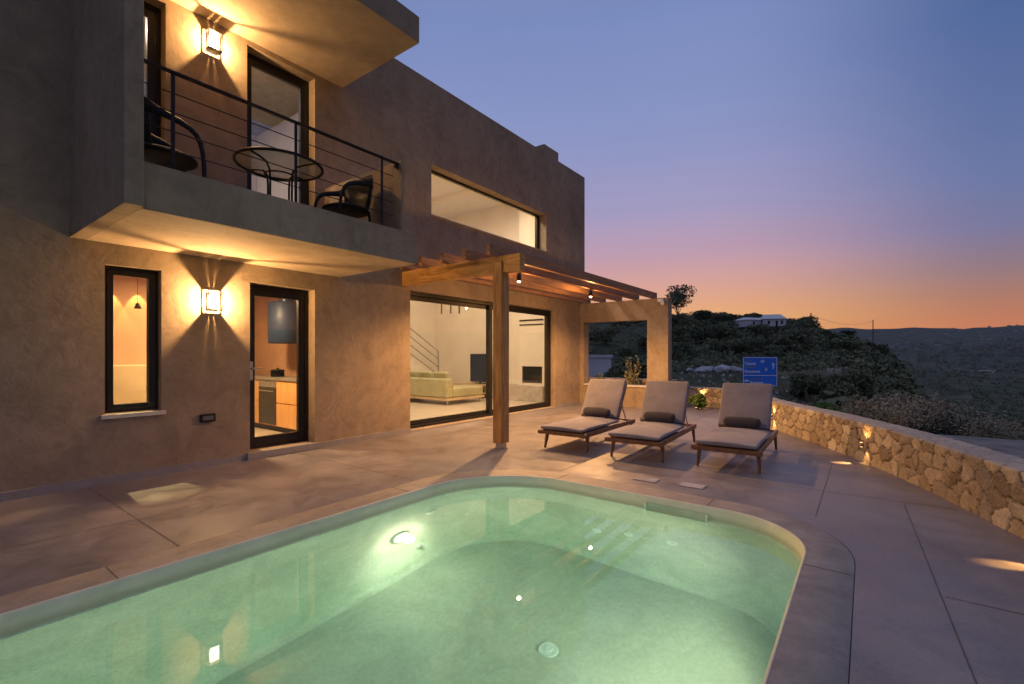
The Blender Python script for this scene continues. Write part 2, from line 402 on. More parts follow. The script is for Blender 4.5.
# glazed door
dr = frame_mb(2.749+e, .092, 3.617-e, 2.210, .05, WY+.17, WY+.28, wb=.03).build('door', M['alu'], house, bev=.003)
frame_mb(2.803, .126, 3.561, 2.156, .085, WY+.175, WY+.235, wb=.11).build('leaf_frame', M['alu'], dr, bev=.004)
MB().box(2.886, WY+.20, .234, 3.478, WY+.208, 2.072).build('pane', M['glass'], dr)
h = MB().box(2.818, WY+.162, .98, 2.858, WY+.176, 1.22); h.cone((2.838, WY+.165, 1.13), (2.838, WY+.115, 1.13), .011, .011); h.cone((2.838, WY+.118, 1.13), (2.95, WY+.118, 1.13), .010, .009)
h.build('handle', M['steel'], dr)
# sliding door, two leaves
sd = frame_mb(5.335+e, .03, 9.985-e, 2.400, .06, WY+.14, WY+.29, wb=.045).build('sliding_door', M['alu'], house, bev=.003)
frame_mb(5.397, .077, 7.72, 2.338, .075, WY+.205, WY+.26, wr=.10).build('sliding_leaf', M['alu'], sd, bev=.003)
frame_mb(7.60, .077, 9.92, 2.338, .075, WY+.145, WY+.20, wl=.10).build('sliding_leaf', M['alu'], sd, bev=.003)
MB().box(5.473, WY+.230, .153, 7.619, WY+.238, 2.262).build('pane', M['glass'], sd)
MB().box(7.701, WY+.170, .153, 9.844, WY+.178, 2.262).build('pane', M['glass'], sd)
# balcony doors
COATED = pane_mat('coated_window_glass', (.92, .95, .97), 3.2)
for (x0, x1) in ((2.715, 3.617), (1.22, 1.865)):
    d = frame_mb(x0+e, 2.622, x1-e, 5.155, .05, WY+.15, WY+.27).build('balcony_door', M['alu'], house, bev=.003)
    frame_mb(x0+.054, 2.675, x1-.054, 5.10, .07, WY+.155, WY+.215).build('leaf_frame', M['alu'], d, bev=.003)
    MB().box(x0+.126, WY+.18, 2.747, x1-.126, WY+.187, 5.028).build('pane', COATED, d)
# long window of the double height room
lw = frame_mb(5.82+e, 3.787, 9.56-e, 4.678, .035, WY+.20, WY+.27, wr=.09).build('long_window', M['alu'], house, bev=.003)
MB().box(5.858, WY+.225, 3.824, 9.467, WY+.232, 4.641).build('pane', M['glass'], lw)
MB().box(5.80, WY-.03, 3.755, 9.58, WY+.20, 3.784).build('sill', M['plinth'], lw, bev=.004)
for k, (y0, z0, y1, z1) in enumerate(slits):
    MB().box(11.33, y0+.001, z0+.001, 11.338, y1-.001, z1-.001).build('slit_pane', M['glass'], house)
# balcony railing
rl = MB(); rl.box(1.205, 4.535, 3.612, 3.777, 4.575, 3.632)
rail = rl.build('railing', M['iron'], house, bev=.003)
for x in (1.43, 2.475, 3.52): MB().box(x-.014, 4.548, 2.812, x+.014, 4.562, 3.611).build('baluster', M['iron'], rail, bev=.002)
for k in range(4):
    z = 2.985 + k*.158
    MB().cone((1.205, 4.571, z), (3.70, 4.571, z), .005, .005, 8).build('rod', M['iron'], rail)
MB().box(3.70, 4.545, 3.56, 3.79, 4.565, 3.60).build('wall_bracket', M['iron'], rail)
# a wall outlet box under the window lamp
so = MB().box(2.19, WY-.028, .523, 2.352, WY-.001, .617).build('outlet_box', M['black'], house, bev=.006)
MB().box(2.215, WY-.033, .545, 2.327, WY-.0285, .595).build('lid', plain('outlet_lid', (.12, .12, .12), .4), so, bev=.004)

# -------- rooms
MB().box(-3.7, WY+.30, .0, 11.20, 11.6, .026).build('interior_floor', plain('interior_tiles', (.50, .43, .34), .3, 0, .05, 2), house)
MB().box(-3.7, WY+.301, 2.45, 4.70, 11.6, 2.61).build('upper_floor', M['plaster_in'], house)
MB().box(4.70, WY+.301, .027, 4.90, 11.6, 5.879).build('partition', M['plaster_in'], house)
MB().box(.0, WY+.301, .027, .15, 10.3, 2.449).box(.15, 10.15, .027, 4.45, 10.3, 2.449).build('partition', M['plaster_in'], house)
MB().box(4.45, WY+.301, .027, 4.699, 10.15, 2.449).build('kitchen_wall', plaster('terracotta_tadelakt', (.52, .30, .19), .10, .2), house)
MB().box(1.55, 8.55, .027, 2.50, 8.75, 2.449).build('clay_partition', M['plaster_pink'], house)
MB().box(1.55, 8.38, .027, 2.49, 8.549, 1.16).build('half_wall', plain('cream_tadelakt', (.50, .40, .25), .6, 0, .06, 3), house, bev=.01)
MB().box(.15, 10.2, 2.611, 4.69, 10.4, 5.879).box(.0, WY+.301, 2.611, .15, 10.2, 5.879).build('partition', M['plaster_in'], house)
MB().box(4.902, WY+.301, 5.80, 11.199, 11.599, 5.879).build('ceiling', plain('white_ceiling', (.75, .71, .64), .85, 0, .03), house)
MB().box(9.5, WY+.301, 5.68, 9.62, 11.599, 5.799).build('ceiling_beam', M['plaster_in'], house)
MB().box(4.902, 11.57, .027, 11.168, 11.598, 5.799).build('rear_lining', M['plaster_in'], house)
slab_holes(MB(), 'X', 11.170, 11.198, WY+.301, 11.599, .027, 5.799, slits).build('wall_lining', M['plaster_in'], house)
MB().lathe([(0, -.05), (.05, -.05), (.06, -.02), (.06, 0)], (7.3, 7.9, 5.799), 16).build('smoke_detector', M['black'], house)
# fireplace breast
fp = MB(); slab_holes(fp, 'X', 10.86, 11.168, 7.05, 7.90, .45, 5.79, [(7.12, .52, 7.80, .99)])
fpo = fp.build('fireplace', M['plaster_in'], house)
MB().box(10.9, 7.125, .525, 10.93, 7.795, .985).build('firebox_door', M['alu'], fpo)
MB().box(10.70, 7.0, .027, 11.198, 8.9, .448).build('hearth_bench', plain('hearth_cement', (.42, .38, .33), .6), fpo, bev=.006)
MB().box(10.845, 7.08, 2.26, 10.859, 7.88, 2.30).box(10.845, 7.08, 2.14, 10.859, 7.88, 2.17).build('vent_grille', M['alu'], fpo)
# stair behind the sofa
st = MB()
for k in range(12): st.box(10.95-.29*k, 10.45, .027, 10.66-.29*k, 11.55, .17*(k+1))
sto = st.build('staircase', M['plaster_in'], house)
hr = MB()
sl = .17/.29
for dz in (.92, .68, .44, .2): hr.tube([(10.15, 10.42, .5+dz), (7.4, 10.42, .5+dz+2.75*sl)], .016, 8)
hr.cone((10.15, 10.42, .05), (10.15, 10.42, 1.43), .018, .018, 8)
hr.build('handrail', M['steel'], sto)

# -------- furniture indoors
kc = thing('kitchen_cabinet', 'golden wood kitchen base unit with stone top seen through the glazed door', 'cabinet', (4.15, 7.6, .027))
M['oak'] = wood('golden_oak', (.50, .25, .08), (.72, .42, .16), 'Z', .4)
MB().box(3.92, 6.60, .12, 4.447, 10.1, .885).build('carcass', M['oak'], kc)
for y0, y1 in ((6.62, 7.20), (7.205, 7.795), (8.405, 9.2)):
    MB().box(3.90, y0, .13, 3.919, y1, .50).build('drawer_front', M['oak'], kc, bev=.002)
    MB().box(3.90, y0, .52, 3.919, y1, .875).build('drawer_front', M['oak'], kc, bev=.002)
MB().box(3.88, 6.58, .886, 4.447, 10.1, .93).build('worktop', plain('grey_stone_top', (.2, .18, .16), .3), kc)
MB().box(3.96, 6.62, .028, 4.447, 10.1, .118).build('kickboard', M['black'], kc)
ov = thing('oven', 'black glass built in oven between the golden kitchen drawers', 'oven', (3.9, 8.1, .13))
MB().box(3.897, 7.80, .14, 3.9195, 8.40, .76).build('oven_door', plain('oven_glass', (.02, .02, .02), .12), ov, bev=.003)
MB().box(3.897, 7.80, .765, 3.9195, 8.40, .875).build('control_panel', M['steel'], ov)
MB().cone((3.875, 7.86, .70), (3.875, 8.34, .70), .009, .009).build('handle', M['steel'], ov)
hd = thing('range_hood', 'blue grey rounded steel range hood hanging on the kitchen wall', 'range hood', (4.25, 8.0, 1.5))
MB().lathe([(.0, 0), (.27, 0), (.29, .015), (.29, .68), (.27, .70), (0, .70)], (4.155, 7.95, 1.5), 32).build('hood_body', plain('blue_steel', (.02, .04, .09), .5, .1), hd)
MB().lathe([(.12, 0), (.12, .24)], (4.155, 7.95, 2.2), 20).build('duct', plain('blue_steel_duct', (.06, .09, .14), .35, .3), hd)
pt = thing('cooking_pots', 'dark cooking pot standing on the kitchen worktop beside the hood', 'pot', (4.1, 8.15, .931))
MB().lathe([(0, 0), (.10, 0), (.11, .02), (.11, .10), (.115, .10), (.115, .115), (.02, .13), (.02, .15), (0, .15)], (4.1, 8.15, .931), 20).build('pot_body', M['black'], pt)
MB().tube([(4.1, 8.03, 1.01), (4.1, 7.98, 1.015), (4.1, 7.95, 1.0)], .01, 6).build('handle', M['black'], pt)
pt.name = 'cooking_pot'

sf = thing('sofa', 'olive green corner sofa with chaise behind the sliding glass door', 'sofa', (9.1, 9.4, .027))
MB().box(8.55, 8.46, .14, 9.5, 10.4, .20).box(9.5, 8.46, .14, 10.0, 9.32, .20).build('platform', wood('pale_ash', (.5, .36, .2), (.62, .46, .28), 'X'), sf, bev=.008)
for x, y in ((8.65, 8.55), (9.9, 8.55), (9.9, 9.22), (8.65, 10.3)): MB().cone((x, y, .028), (x, y, .14), .018, .024, 8).build('leg', M['steel'], sf)
MB().box(8.55, 8.48, .202, 8.78, 10.38, .70).build('backrest', M['sofa'], sf, bev=.05, seg=4)
MB().box(8.782, 8.48, .202, 9.98, 9.28, .46).build('chaise_cushion', M['sofa'], sf, bev=.05, seg=4)
MB().box(8.782, 9.30, .202, 9.50, 10.36, .46).build('seat_cushion', M['sofa'], sf, bev=.05, seg=4)
for y in (8.62, 9.22, 9.80):
    MB().hexa([(8.80, y, .46), (9.0, y, .46), (9.0, y+.5, .46), (8.80, y+.5, .46)], [(8.66, y+.02, .86), (8.80, y+.02, .88), (8.80, y+.5, .88), (8.66, y+.5, .86)]).build('back_cushion', M['sofa'], sf, bev=.05, seg=4)
tv = thing('television', 'dark flat television on the low stand beyond the sofa', 'television', (10.8, 9.3, .44))
MB().box(10.79, 8.92, .50, 10.82, 9.70, 1.34).build('screen', plain('tv_glass', (.02, .03, .06), .15), tv, bev=.004)
MB().box(10.74, 9.1, .441, 10.88, 9.5, .452).box(10.80, 9.28, .452, 10.815, 9.34, .50).build('stand', M['black'], tv)
tvs = thing('tv_stand', 'low pale wooden stand under the television', 'tv stand', (10.8, 9.6, .027))
MB().box(10.55, 9.0, .39, 11.05, 10.3, .438).box(10.55, 9.0, .16, 11.05, 10.3, .19).build('shelf', wood('pale_ash_stand', (.45, .32, .18), (.6, .44, .26), 'Y'), tvs)
for x in (10.58, 11.02):
    for y in (9.03, 10.27): MB().box(x-.02, y-.02, .028, x+.02, y+.02, .389).build('leg', M['black'], tvs)
pdl = thing('pendant_lamp', 'small dark pendant spot hanging behind the narrow lower window', 'pendant lamp', (2.1, 8.0, 2.0))
MB().cone((2.1, 8.0, 2.449), (2.1, 8.0, 2.02), .003, .003, 6).build('cord', M['black'], pdl)
MB().lathe([(0, .08), (.02, .07), (.045, 0), (.04, 0), (0, .05)], (2.1, 8.0, 1.94), 16).build('lamp_shade', M['black'], pdl)
bd = thing('bed', 'made bed with pale pink cover in the room behind the balcony door', 'bed', (2.9, 8.9, 2.62))
MB().box(2.0, 7.9, 2.615, 3.8, 10.0, 2.9).build('base', M['oak'], bd); MB().box(2.0, 7.9, 2.902, 3.8, 10.0, 3.12).build('mattress', fabric('pale_pink_cover', (.62, .46, .45)), bd, bev=.05, seg=3)
MB().box(1.9, 10.05, 2.615, 3.9, 10.15, 3.75).build('headboard', fabric('blue_headboard', (.10, .16, .34)), bd, bev=.02)

def ceiling_lamp(loc, power, label, color=(1, .74, .44), size=.35):
    c = thing('ceiling_lamp', label, 'ceiling lamp', loc)
    x, y, z = loc
    MB().lathe([(0, 0), (size*.5, 0), (size*.5, -.03), (size*.45, -.035)], loc, 24).build('lamp_base', M['white'], c)
    MB().lathe([(size*.45, -.03), (size*.40, -.045), (0, -.05)], loc, 24).build('diffuser', emit('lamp_diffuser', color, 4), c)
    lamp('ceiling_light', 'AREA', (x, y, z-.06), power, color, size, c)
ceiling_lamp((2.9, 7.4, 2.449), 120, 'round ceiling lamp of the kitchen behind the glazed door', (1, .62, .30))
ceiling_lamp((1.0, 7.9, 2.449), 3, 'round ceiling lamp of the room behind the narrow window', (1, .70, .36))
ceiling_lamp((7.0, 7.4, 5.449+.35), 250, 'big round ceiling lamp over the near half of the living room', (1, .76, .54), .6)
ceiling_lamp((9.4, 7.5, 5.799), 95, 'big round ceiling lamp over the fireplace end of the living room', (1, .76, .54), .6)
ceiling_lamp((1.6, 8.0, 5.879), 90, 'round ceiling lamp of the bedroom behind the balcony', (1, .80, .68))
for k, (x, y) in enumerate(((1.92, 8.44), (2.24, 8.44))):
    s_ = thing('recessed_spotlight', ('left' if k == 0 else 'right') + ' small downlight washing the clay wall behind the narrow window', 'spotlight', (x, y, 2.44))
    MB().lathe([(.035, 0), (.045, -.006), (.045, .008)], (x, y, 2.441), 16).build('trim_ring', M['white'], s_)
    lamp('spot', 'SPOT', (x, y, 2.36), 48, (1, .50, .14), .01, s_, rot=(rad(6), 0, 0), spot=rad(52), blend=.25)

s_ = thing('recessed_spotlight', 'downlight near the narrow window that throws a bright patch on the terrace', 'spotlight', (1.53, 7.46, 2.44))
MB().lathe([(.035, 0), (.045, -.006), (.045, .008)], (1.53, 7.46, 2.441), 16).build('trim_ring', M['white'], s_)
lamp('spot', 'SPOT', (1.53, 7.46, 2.42), 480, (1, .70, .30), .015, s_, spot=rad(15), blend=.7).rotation_euler = Vector((.06, -1.98, -2.42)).to_track_quat('-Z', 'Y').to_euler()

# ------------------------------------------------------------------ wall lanterns
def lantern(x, z, label, power):
    t_ = thing('wall_lantern', label, 'wall lamp', (x, WY, z), group='square lanterns on the facade')
    y0, y1 = WY-.125, WY-.02; hw = .075; zb, zt = z-.105, z+.105
    MB().box(x-.05, WY-.02, z-.09, x+.05, WY-.001, z+.09).build('back_plate', M['alu'], t_, bev=.003)
    for nm, z0 in (('top_plate', zt-.006), ('bottom_plate', zb)):     # solid plates given added slots, only to throw a fan of rays
        mp = MB(); mp.box(x-hw, y1-.012, z0, x+hw, y1, z0+.006)
        for q in range(5): mp.box(x-hw+q*.0302, y0, z0, x-hw+q*.0302+.0284, y1-.0119, z0+.006)
        mp.box(x-hw, y0, z0+.0058, x+hw, y0+.006, z0+.0062)
        mp.build(nm, M['alu'], t_)
    for sx in (-1, 1):
        for yy in (y0, y1-.009): MB().box(x+sx*hw-(.009 if sx > 0 else 0), yy, zb+.0063, x+sx*hw+(0 if sx > 0 else .009), yy+.009, zt-.0063).build('corner_post', M['alu'], t_)
    MB().box(x-.048, y0+.022, zb+.02, x+.048, y1-.012, zt-.02).build('frosted_glass', FROST, t_, bev=.012, seg=3)
    lamp('lantern_light', 'POINT', (x, y0+.045, z), power, (1, .56, .22), .011, t_)
def frost():
    m = bpy.data.materials.new('lit_frosted_glass'); m.use_nodes = True; t = m.node_tree
    for n in list(t.nodes): t.nodes.remove(n)
    o = t.nodes.new('ShaderNodeOutputMaterial'); tr = t.nodes.new('ShaderNodeBsdfTransparent'); em = t.nodes.new('ShaderNodeEmission')
    em.inputs['Color'].default_value = (1, .88, .70, 1); em.inputs['Strength'].default_value = 7
    tr.inputs['Color'].default_value = (1, 1, 1, 1)
    ad = t.nodes.new('ShaderNodeAddShader'); L(t, em.outputs[0], ad.inputs[0]); L(t, tr.outputs[0], ad.inputs[1])
    L(t, ad.outputs[0], o.inputs['Surface']); return m
FROST = frost()
lantern(2.315, 1.928, 'square lit wall lantern on the ground floor between narrow window and glazed door', 125)
lantern(2.315, 4.950, 'square lit wall lantern on the upper wall of the balcony', 75)

# ------------------------------------------------------------------ pergola
pg = thing('pergola', 'orange brown timber pergola over the sliding door with five rafters', 'pergola', (8, 5, 0))
MB().box(5.15, 3.735, 2.445, 5.27, WY-.001, 2.68).build('beam', M['beamwood'], pg, bev=.006)
for y in (4.13, 4.585, 5.045, 5.50, 5.945): MB().box(5.0, y, 2.681, 11.46, y+.075, 2.832).build('rafter', M['rafterwood'], pg, bev=.005)
po_ = MB().box(5.122, 4.03, .075, 5.1495, 4.18, 2.60).box(5.1495, 4.03, .075, 5.30, 4.18, 2.444).build('post', M['postwood'], pg, bev=.004)
MB().box(5.15, 4.055, 0.0, 5.27, 4.155, .074).build('post_shoe', M['steel'], pg)
for k, (x, y, lab) in enumerate(((6.36, 4.63, 'near black can lamp under the pergola, right of the timber post'), (8.91, 4.63, 'far black can lamp under the pergola, close to the portal'))):
    b_ = thing('pergola_lamp', lab, 'lamp', (x, y, 2.68), group='bulb lamps under the pergola')
    MB().lathe([(0, .0), (.04, 0), (.04, -.125), (.034, -.13), (0, -.12)], (x, y, 2.66), 16).build('lamp_holder', M['black'], b_)
    MB().lathe([(.026, -.12), (.027, -.135), (.02, -.148), (0, -.152)], (x, y, 2.66), 16).build('bulb', FROST, b_)
    lamp('pergola_light', 'SPOT', (x, y, 2.51), 430, (1, .50, .17), .022, b_, spot=rad(160), blend=.5)
    lamp('pergola_glow', 'POINT', (x, y, 2.50), 42, (1, .48, .15), .03, b_)
sl_ = thing('security_camera', 'small white security camera on top of the portal pillar', 'camera', (11.2, 3.95, 2.6))
MB().box(11.16, 3.88, 2.58, 11.218, 4.02, 2.65).build('mount', M['white'], sl_, bev=.01)
MB().cone((11.17, 3.90, 2.58), (11.05, 3.86, 2.53), .045, .045, 16).build('camera_body', M['white'], sl_)

# ------------------------------------------------------------------ terrace, pool
def rrect(x0, y0, x1, y1, r, off=0, n=14):
    """rounded rectangle, r = radii at (x1,y1),(x0,y1),(x0,y0),(x1,y0)"""
    pts = []
    for (cx, cy, rr, a0) in ((x1-r[0], y1-r[0], r[0], 0), (x0+r[1], y1-r[1], r[1], 90), (x0+r[2], y0+r[2], r[2], 180), (x1-r[3], y0+r[3], r[3], 270)):
        for k in range(n+1):
            a = rad(a0 + 90*k/n); pts.append((cx+(rr+off)*math.cos(a), cy+(rr+off)*math.sin(a)))
    return pts
PX0, PY0, PX1, PY1 = -3.2, .335, 4.235, 3.455
PR = (.95, .6, .6, .62)
def ring(off, z): return [(x, y, z) for x, y in rrect(PX0, PY0, PX1, PY1, PR, off)]
NP = len(ring(0, 0))
def strip(mb, rings, smooth=True):
    vs = [p for r_ in rings for p in r_]; fs = []
    for i in range(len(rings)-1):
        for k in range(NP): fs.append((i*NP+k, i*NP+(k+1) % NP, (i+1)*NP+(k+1) % NP, (i+1)*NP+k))
    mb.add(vs, fs, smooth)
# wall line (inner face) of the stone wall
WALL = [(12.45, 3.95), (12.47, 3.35), (12.36, 2.88), (12.0, 2.62), (10.8, 2.0), (9.37, 1.29), (8.15, .56), (6.9, -.075), (6.0, -.46), (4.79, -.89), (3.0, -1.5), (0, -2.4), (-5, -3.6)]
outer = [(-9, WY+.2), (12.7, WY+.2)] + [(12.75, 4.2)] + [(x+.12, y-.1) for x, y in WALL[1:]] + [(-9, -3.8)]
hole = [(x, y) for x, y in rrect(PX0, PY0, PX1, PY1, PR, .28)]
tri = tessellate_polygon([[Vector((x, y, 0)) for x, y in outer], [Vector((x, y, 0)) for x, y in hole]])
allp = [(x, y, 0) for x, y in outer] + [(x, y, 0) for x, y in hole]
dm = MB()
for f in tri:
    a, b, c = (Vector(allp[i]) for i in f)
    if (b-a).cross(c-a).z < 0: f = f[::-1]
    dm.add([allp[i] for i in f], [(0, 1, 2)])
struct('terrace', dm, M['deck'])
# joints cut in the concrete
jm = MB()
def joint(x0, y0, x1, y1, w_=.0055):
    d = Vector((x1-x0, y1-y0)).normalized()*w_/2; n_ = Vector((-d.y, d.x))
    jm.add([(x0-n_.x, y0-n_.y, .0025), (x1-n_.x, y1-n_.y, .0025), (x1+n_.x, y1+n_.y, .0025), (x0+n_.x, y0+n_.y, .0025)], [(0, 1, 2, 3)])
for s_ in ((4.53, .33, 6.79, .33), (5.40, .33, 5.43, -.62), (5.37, -.26, 2.2, -.36), (3.43, -.34, 3.44, -1.3), (7.9, .42, 7.9, 5.9), (4.54, 2.75, 12.2, 2.75), (5.42, .33, 5.42, 2.75), (10.3, 1.9, 10.3, 6.1),
           (1.21, 3.73, 1.21, 6.1), (.82, 3.73, .82, 3.46), (1.21, 4.62, -6, 4.62), (5.3, 2.75, 5.3, 4.0), (3.3, 3.74, 3.3, 6.1), (2.05, -.35, 2.05, -1.8), (7.9, 4.3, 12.2, 4.3)): joint(*s_)
struct('terrace_joints', jm, plain('joint_dark', (.105, .09, .086), .9))
pool = thing('swimming_pool', 'round cornered swimming pool with green lit basin sunk into the terrace', 'swimming pool', (1, 1.9, 0))
cp = MB()
strip(cp, [ring(.277, -.012), ring(.277, -.001), ring(.273, .003), ring(.018, .003)])
cp.build('coping', M['coping'], pool)
bs = MB()
strip(bs, [ring(.0175, -.004), ring(.0172, .0035), ring(.012, .003), ring(.005, -.002), ring(.0, -.012), ring(-.001, -.10), ring(-.001, -.16), ring(-.001, -1.47), ring(-.012, -1.51), ring(-.035, -1.538), ring(-.07, -1.55)])
MB().add(ring(-.07, -1.5498), [tuple(range(NP))]).build('basin_floor', POOLFLOOR, pool)
bs.build('basin', M['pool'], pool)
CJ = plain('coping_joint_dark', (.09, .075, .065), .9)   # radial joints of the coping
for x in (.82, 3.0, -1.2): MB().box(x-.0025, PY1+.02, .0032, x+.0025, PY1+.265, .0045).build('coping_joint', CJ, pool)
for x in (3.43, 1.4): MB().box(x-.0025, PY0-.265, .0032, x+.0025, PY0-.02, .0045).build('coping_joint', CJ, pool)
for y in (2.6, 1.1): MB().box(PX1+.02, y-.0025, .0032, PX1+.265, y+.0025, .0045).build('coping_joint', CJ, pool)
wt = MB(); strip(wt, [ring(.02, -.12), ring(.02, -1.62)], False)
wt.add(ring(.02, -.12), [tuple(range(NP))]); wt.add(ring(.02, -1.62)[::-1], [tuple(range(NP))])
wo_ = struct('pool_water', wt, M['water'])
bm = bmesh.new(); bm.from_mesh(wo_.data); bmesh.ops.remove_doubles(bm, verts=bm.verts, dist=1e-5); bmesh.ops.recalc_face_normals(bm, faces=bm.faces); bm.to_mesh(wo_.data); bm.free()

def fitting(p, nrm, r, nm='return_jet', mat=None):
    m = MB(); p = Vector(p); n_ = Vector(nrm)
    m.cone(p, p+n_*.012, r, r*.92, 24); m.cone(p+n_*.012, p+n_*.022, r*.45, r*.35, 16)
    return m.build(nm, mat or POOLWHITE, pool)
POOLWHITE = plain('pool_fitting_white', (.72, .80, .74), .4)
for (y, z) in ((1.39, -.80), (1.80, -.86), (2.13, -.98)): fitting((PX1-.003, y, z), (-1, 0, 0), .05)
fitting((3.25, PY1-.003, -.53), (0, -1, 0), .05); fitting((3.09, PY1-.003, -1.20), (0, -1, 0), .03)
fitting((2.92, 1.86, -1.549), (0, 0, 1), .075, 'main_drain')
sk = MB()
sk.box(PX1-.03, 1.08, -.150, PX1-.002, 1.64, -.135); sk.box(PX1-.03, 1.08, -.135, PX1-.002, 1.10, -.055); sk.box(PX1-.03, 1.62, -.135, PX1-.002, 1.64, -.055)
sk.build('skimmer_frame', plain('skimmer_frame_green', (.55, .66, .50), .45), pool, bev=.003)
MB().box(PX1-.008, 1.10, -.135, PX1-.002, 1.62, -.055).build('skimmer_flap', plain('skimmer_green', (.42, .46, .33), .5), pool)
ul = MB(); ul.cone((2.87, PY1-.002, -.82), (2.87, PY1-.03, -.82), .10, .09, 28)
ulo = ul.build('underwater_light', POOLWHITE, pool)
lens = MB(); lens.cone((2.87, PY1-.031, -.82), (2.87, PY1-.04, -.82), .07, .06, 24); lens.build('lens', emit('pool_lamp_lens', (1, .92, .70), 40), ulo)
lamp('pool_light', 'SPOT', (2.87, PY1-.05, -.82), 330, (1, .94, .66), .06, rot=(rad(-74), 0, rad(180)), spot=rad(158), blend=.6)
ul2 = MB().cone((-.3, PY1-.002, -.82), (-.3, PY1-.03, -.82), .10, .09, 28).build('underwater_light', POOLWHITE, pool)
MB().cone((-.3, PY1-.031, -.82), (-.3, PY1-.04, -.82), .07, .06, 24).build('lens', bpy.data.materials['pool_lamp_lens'], ul2)
lamp('pool_light', 'SPOT', (-.3, PY1-.05, -.82), 240, (1, .94, .66), .06, rot=(rad(-74), 0, rad(180)), spot=rad(158), blend=.6)
for x_, p_ in ((3.0, 75), (.9, 70)):  # unseen fill lights, added to light the opposite pool wall evenly
    fill_ul = MB().cone((x_, PY0+.002, -.82), (x_, PY0+.03, -.82), .10, .09, 28).build('underwater_light', POOLWHITE, pool)
    MB().cone((x_, PY0+.031, -.82), (x_, PY0+.04, -.82), .07, .06, 24).build('lens', bpy.data.materials['pool_lamp_lens'], fill_ul)
    lamp('pool_light', 'SPOT', (x_, PY0+.06, -.82), p_, (1, .94, .66), .04, rot=(rad(80), 0, rad(0)), spot=rad(158), blend=.6)
lamp('pool_glow', 'POINT', (2.87, PY1-.13, -.80), 9, (1, .94, .68), .05)
# skimmer lids on the terrace
for k, (x, y, lab) in enumerate(((4.79, 1.835, 'pale square skimmer lid left of its twin by the coping'), (4.835, 1.385, 'pale square skimmer lid right of its twin, nearer the third lounger'))):
    s_ = thing('skimmer_lid', lab, 'lid', (x, y, 0), group='square lids in the terrace')
    MB().box(x-.085, y-.12, .0005, x+.085, y+.12, .005).build('lid_frame', plain('lid_grey', (.25, .23, .23), .5), s_, bev=.002)
    MB().box(x-.075, y-.11, .0055, x+.075, y+.11, .008).build('lid_plate', plain('lid_white', (.42, .40, .40), .25), s_, bev=.002)

